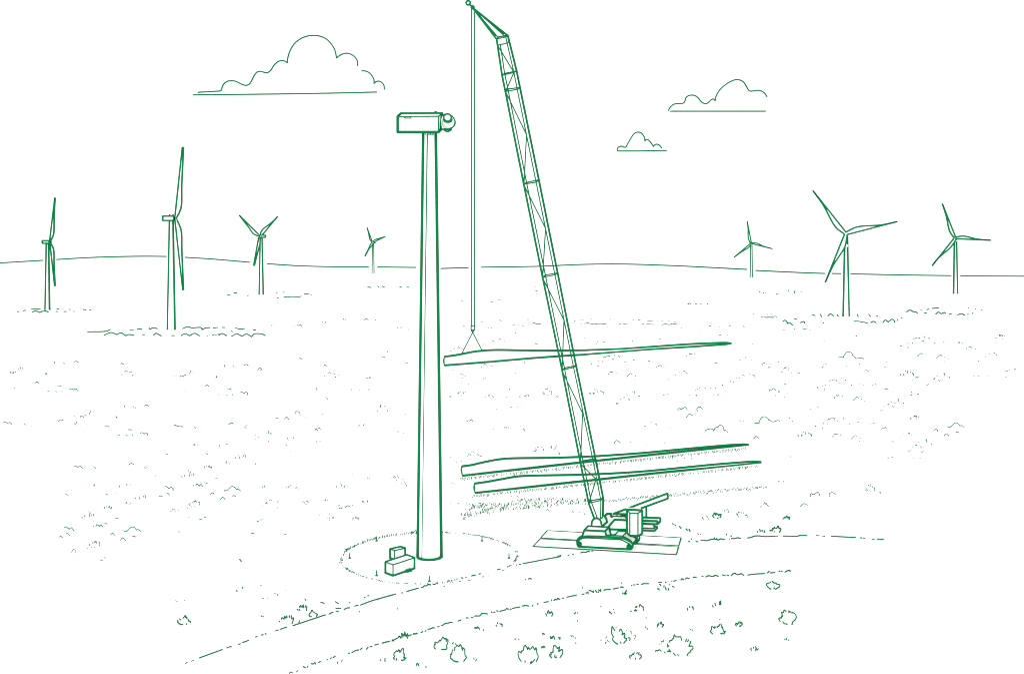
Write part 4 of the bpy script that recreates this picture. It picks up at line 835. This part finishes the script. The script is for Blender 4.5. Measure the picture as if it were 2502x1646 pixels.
fs = [
 ('A', 's683 732 703 725 724 736', 'faint single-arc shrub below the two turbines, high in the field'), ('A', 's322 925 340 915 358 928', 'faint single-arc shrub under the side-on edge turbine, low in the field'),
 ('A', 's530 951 545 950 563 955', 'faint almost flat shrub just above a two-humped one, under the edge turbine'), ('A', 's640 986 660 978 682 990/s682 990 697 979 711 988 712 1003', 'faint two-humped shrub with a hooked end, under the edge turbine'),
 ('A', 's1333 1136 1352 1129 1374 1139', 'faint single-arc shrub in the middle of the field below the tallest far turbine'), ('A', 's1893 955 1911 945 1930 958', 'faint single-arc shrub below the long hedge of the tallest far turbine'),
 ('A', 's2101 980 2118 979 2134 985', 'faint almost flat shrub below the V-shaped turbine'), ('A', 's2213 1017 2232 1010 2253 1021/s2253 1021 2270 1010 2284 1018 2286 1037', 'faint two-humped shrub with a hooked end, below the V-shaped turbine'),
 ('A', 's2253 762 2274 755 2295 766', 'faint single-arc shrub closest below the V-shaped turbine'),
 ('E', 's32 155 48 150 67 163/s67 163 85 156 97 160 110 173', 'faint two-arc shrub at the very edge of the picture'), ('E', 's537 145 560 130 585 139', 'faint single-arc shrub inward from the two-arc one at the edge'),
 ('E', 's972 194 989 185 1007 198', 'small faint arc just above a flat dash and a two-humped shrub, mid field'), ('E', 's1182 223 1196 221 1214 226', 'nearly flat faint arc above the hooked two-humped shrub, mid field'),
 ('E', 's1291 257 1308 249 1332 262/s1332 262 1347 250 1361 260 1361 277', 'faint two-humped shrub with a hooked end, mid field near the edge side'),
 ('E', 's1604 185 1620 180 1640 194/s1640 194 1660 186 1672 190 1684 205', 'faint two-arc shrub in mid field, inward of the hooked one'), ('E', 's2110 174 2133 160 2157 169', 'faint wide single arc at mid field, beyond the two-arc shrub'),
 ('E', 's681 560 698 555 717 569/s717 569 735 560 748 564 761 578', 'faint two-arc shrub, lowest of the three alike, towards the edge'), ('E', 's1187 547 1210 533 1235 543', 'faint wide single arc beside the lowest two-arc shrub'),
 ('B', 's1019 344 1038 333 1057 345', 'faint single arc close to the big tower, level with the far hedges'), ('B', 's416 704 429 697 442 709', 'tiny faint arc in the open field between the V-shaped turbine and the tower'),
 ('B', 's36 806 53 787 68 795 70 804 62 808', 'tiny faint hooked loop below the V-shaped turbine'), ('B', 's404 391 418 398 430 388 446 404', 'tiny faint wavy shrub near the end of the long hedge'),
 ('Fc', 's735 161 757 145 777 165', 'faint single arc beside the tall looped shrub, between field and tower'), ('Fc', 's835 120 835 100 850 92 870 98 880 110 880 126', 'faint tall looped shrub in the open field before the tower'),
 ('Fc', 's1017 268 1028 254 1045 270/s1044 250 1055 242 1071 255', 'pair of tiny faint arcs below the tall looped shrub'), ('Fc', 's1237 989 1254 980 1271 989', 'small faint arc just under grass ticks, above the dotted circle'),
 ('Fc', 's1299 977 1320 961 1343 972', 'wider faint arc beside the small one, above the dotted circle'),
 ('Hc', 's64 170 62 148 75 141 92 151 127 130 142 140 149 160', 'faint wavy two-humped shrub beyond the upper lying blade'), ('Hc', 's248 167 238 152 250 133 275 131 298 151', 'faint open loop beside the wavy shrub beyond the lying blades'),
 ('Hc', 's139 225 170 195 205 212', 'faint arc below the wavy shrub and loop beyond the lying blades'),
 ('Hc', 's775 282 795 278 820 282/s820 282 822 265 840 230 870 218 900 235 912 254/s912 254 925 254 940 266 965 264 985 255 1005 255 1012 266', 'domed shrub with a flat lead-in and wavy tail, above the tips of the lying blades'),
 ('Hc', 's313 361 325 343 365 331 390 340 398 354/s398 354 405 330 420 318 436 319/s436 319 445 303 462 297 485 315 493 350/s493 350 510 346 529 364', 'cloud-like four-lobed shrub just above the upper lying blade'),
 ('Hc', 's768 425 792 402 816 423', 'faint arc just off the tip of the upper lying blade'), ('Hc', 's1300 965 1298 942 1310 935 1328 945 1363 924 1378 930 1386 955', 'wavy two-humped shrub beyond the tip of the lower lying blade'),
 ('Hc', 's1484 965 1473 950 1482 930 1510 926 1534 946', 'open loop shrub beside the wavy one past the lower blade tip'), ('Hc', 's1205 1057 1240 1028 1271 1044', 'faint arc under the wavy shrub past the lower blade tip'),
 ('Gc', 's1541 393 1547 372 1565 366 1595 390', 'lopsided arc just above the upper lying blade, beside the boom'),
 ('D', 's667 684 690 685 713 694/s713 694 718 675 740 645 762 639 790 652 804 682/s804 682 815 684 830 700 850 699 885 694 899 710', 'domed shrub with a wavy tail, below the largest three-bladed turbine'),
 ('D', 's27 1003 30 990 52 988/s52 988 65 977 78 980 92 995', 'small faint double arc in the grass below the largest three-bladed turbine'),
 ('C', 's193 376 215 374 230 383 272 379', 'low faint wavy shrub seen between the hook and the boom'), ('C', 's672 380 705 374 760 385 800 379 872 383', 'long low faint shrub just past the boom, above the hanging blade'),
 ('C', 's1386 390 1420 383 1453 389/s1453 389 1490 380 1537 388', 'low faint double arc above the tip half of the hanging blade'), ('C', 's2305 320 2325 313 2345 318 2357 326/s2357 326 2370 316 2400 318 2410 325', 'faint double arc at the outer end of the far bushes'),
]
for cr, txt, lab in fs: bush('shrub', cr, txt, 0.6, lab, 'shrub', FS)
YC = [('s1515 751 1533 746 1560 767/s1560 767 1580 752 1604 782', 'faint two-humped shrub at the top of the %s cluster'), ('s1536 805 1550 808 1565 825', 'short faint curve in the middle of the %s cluster'),
      ('s1469 837 1483 832 1499 840', 'small faint low arc at the outer end of the %s cluster'), ('1807 740 1812 723 1828 728 1841 743/s1841 743 1855 727 1873 747', 'faint M-shaped shrub in the %s cluster'),
      ('s2070 789 2075 782 2095 783 2130 748 2160 750 2183 775/s2183 775 2198 769 2221 787', 'faint three-lobed mound, largest shrub of the %s cluster'), ('s1941 819 1958 804 1974 812 1976 824', 'tiny faint hook in the %s cluster'),
      ('s2034 866 2055 845 2081 868', 'faint half-round shrub under the mound of the %s cluster'), ('s2144 835 2158 829 2174 838', 'tiny faint arc directly under the mound of the %s cluster')]
for txt, lab in YC:
    bush('shrub', 'E', txt, 0.6, lab % 'upper shrub', 'shrub', FS)
    bush('shrub', 'E', txt, 0.5, lab % 'outlying shrub', 'shrub', FS, off=(1768, -155)) if lab.startswith(('faint three', 'tiny', 'faint half')) else None
    bush('shrub', 'E', txt, 0.6, lab % 'lower shrub', 'shrub', FS, off=(-922/3.778, 374/3.778))
HG = 'hedge bushes in a row at the feet of the far turbines'
hg = [('A', 's298 271 325 263 347 267 364 277/s364 277 390 266 415 263 430 265 446 274', 'double-arched bush at the foot of the side-on edge turbine'),
 ('A', 's807 459 850 453 930 453 985 447 1018 433', 'long flat bush starting the hedge of the tallest far turbine'), ('A', 's962 486 1025 461 1075 480/s1075 480 1118 463 1157 490/s1157 490 1190 479 1232 486', 'three-arched bush under the start of the long hedge'),
 ('A', 's1418 487 1440 468 1488 492', 'leaning arched bush just before the foot of the tallest far turbine'), ('A', 's1376 420 1385 429 1415 417 1452 425', 'small wavy bush behind the leaning arched one'),
 ('A', 's1688 425 1730 407 1775 418 1850 414 1866 435/s1866 435 1895 420 1940 415', 'long wavy bush just past the foot of the tallest far turbine'), ('A', 's1673 490 1705 472 1751 490/s1751 490 1795 468 1842 491', 'double-arched bush below the long wavy one'),
 ('A', 's2018 487 2050 470 2093 490', 'single-arched bush between the double-arched and the triple-arched ones'), ('A', 's2138 496 2185 474 2234 495/s2234 495 2275 475 2323 500/s2323 500 2345 475 2380 471 2420 475 2450 489', 'triple-arched bush closing the long hedge'),
 ('D', 's153 360 172 348 190 360 194 380/s194 380 215 370 244 392', 'stepped double-arched bush opening the row at the largest three-bladed turbine'), ('D', 's316 370 340 360 354 363 354 375', 'small hooked arch bush after the stepped one'),
 ('D', 's570 308 595 288 623 309', 'round arched bush just before the foot of the largest three-bladed turbine'), ('D', 's966 369 990 358 1014 370', 'small low arch bush past the foot of the largest three-bladed turbine'),
 ('D', 's1078 369 1100 346 1127 365/s1127 365 1160 338 1185 355 1182 369', 'double-domed bush past the foot of the largest three-bladed turbine'),
 ('D', 's1296 270 1325 254 1345 262 1365 272 1385 272 1396 282/1340 257 1350 260', 'sloping double bush between the two big three-bladed turbines'), ('D', 's1565 292 1590 273 1615 287 1645 276 1656 286', 'wavy bush in front of the outermost three-bladed turbine'),
 ('D', 's1768 298 1805 287 1834 303', 'low arched bush at the foot of the outermost three-bladed turbine')]
for cr, txt, lab in hg: bush('hedge_bush', cr, txt, 1.9, lab, 'bush', HG, thick=.3)
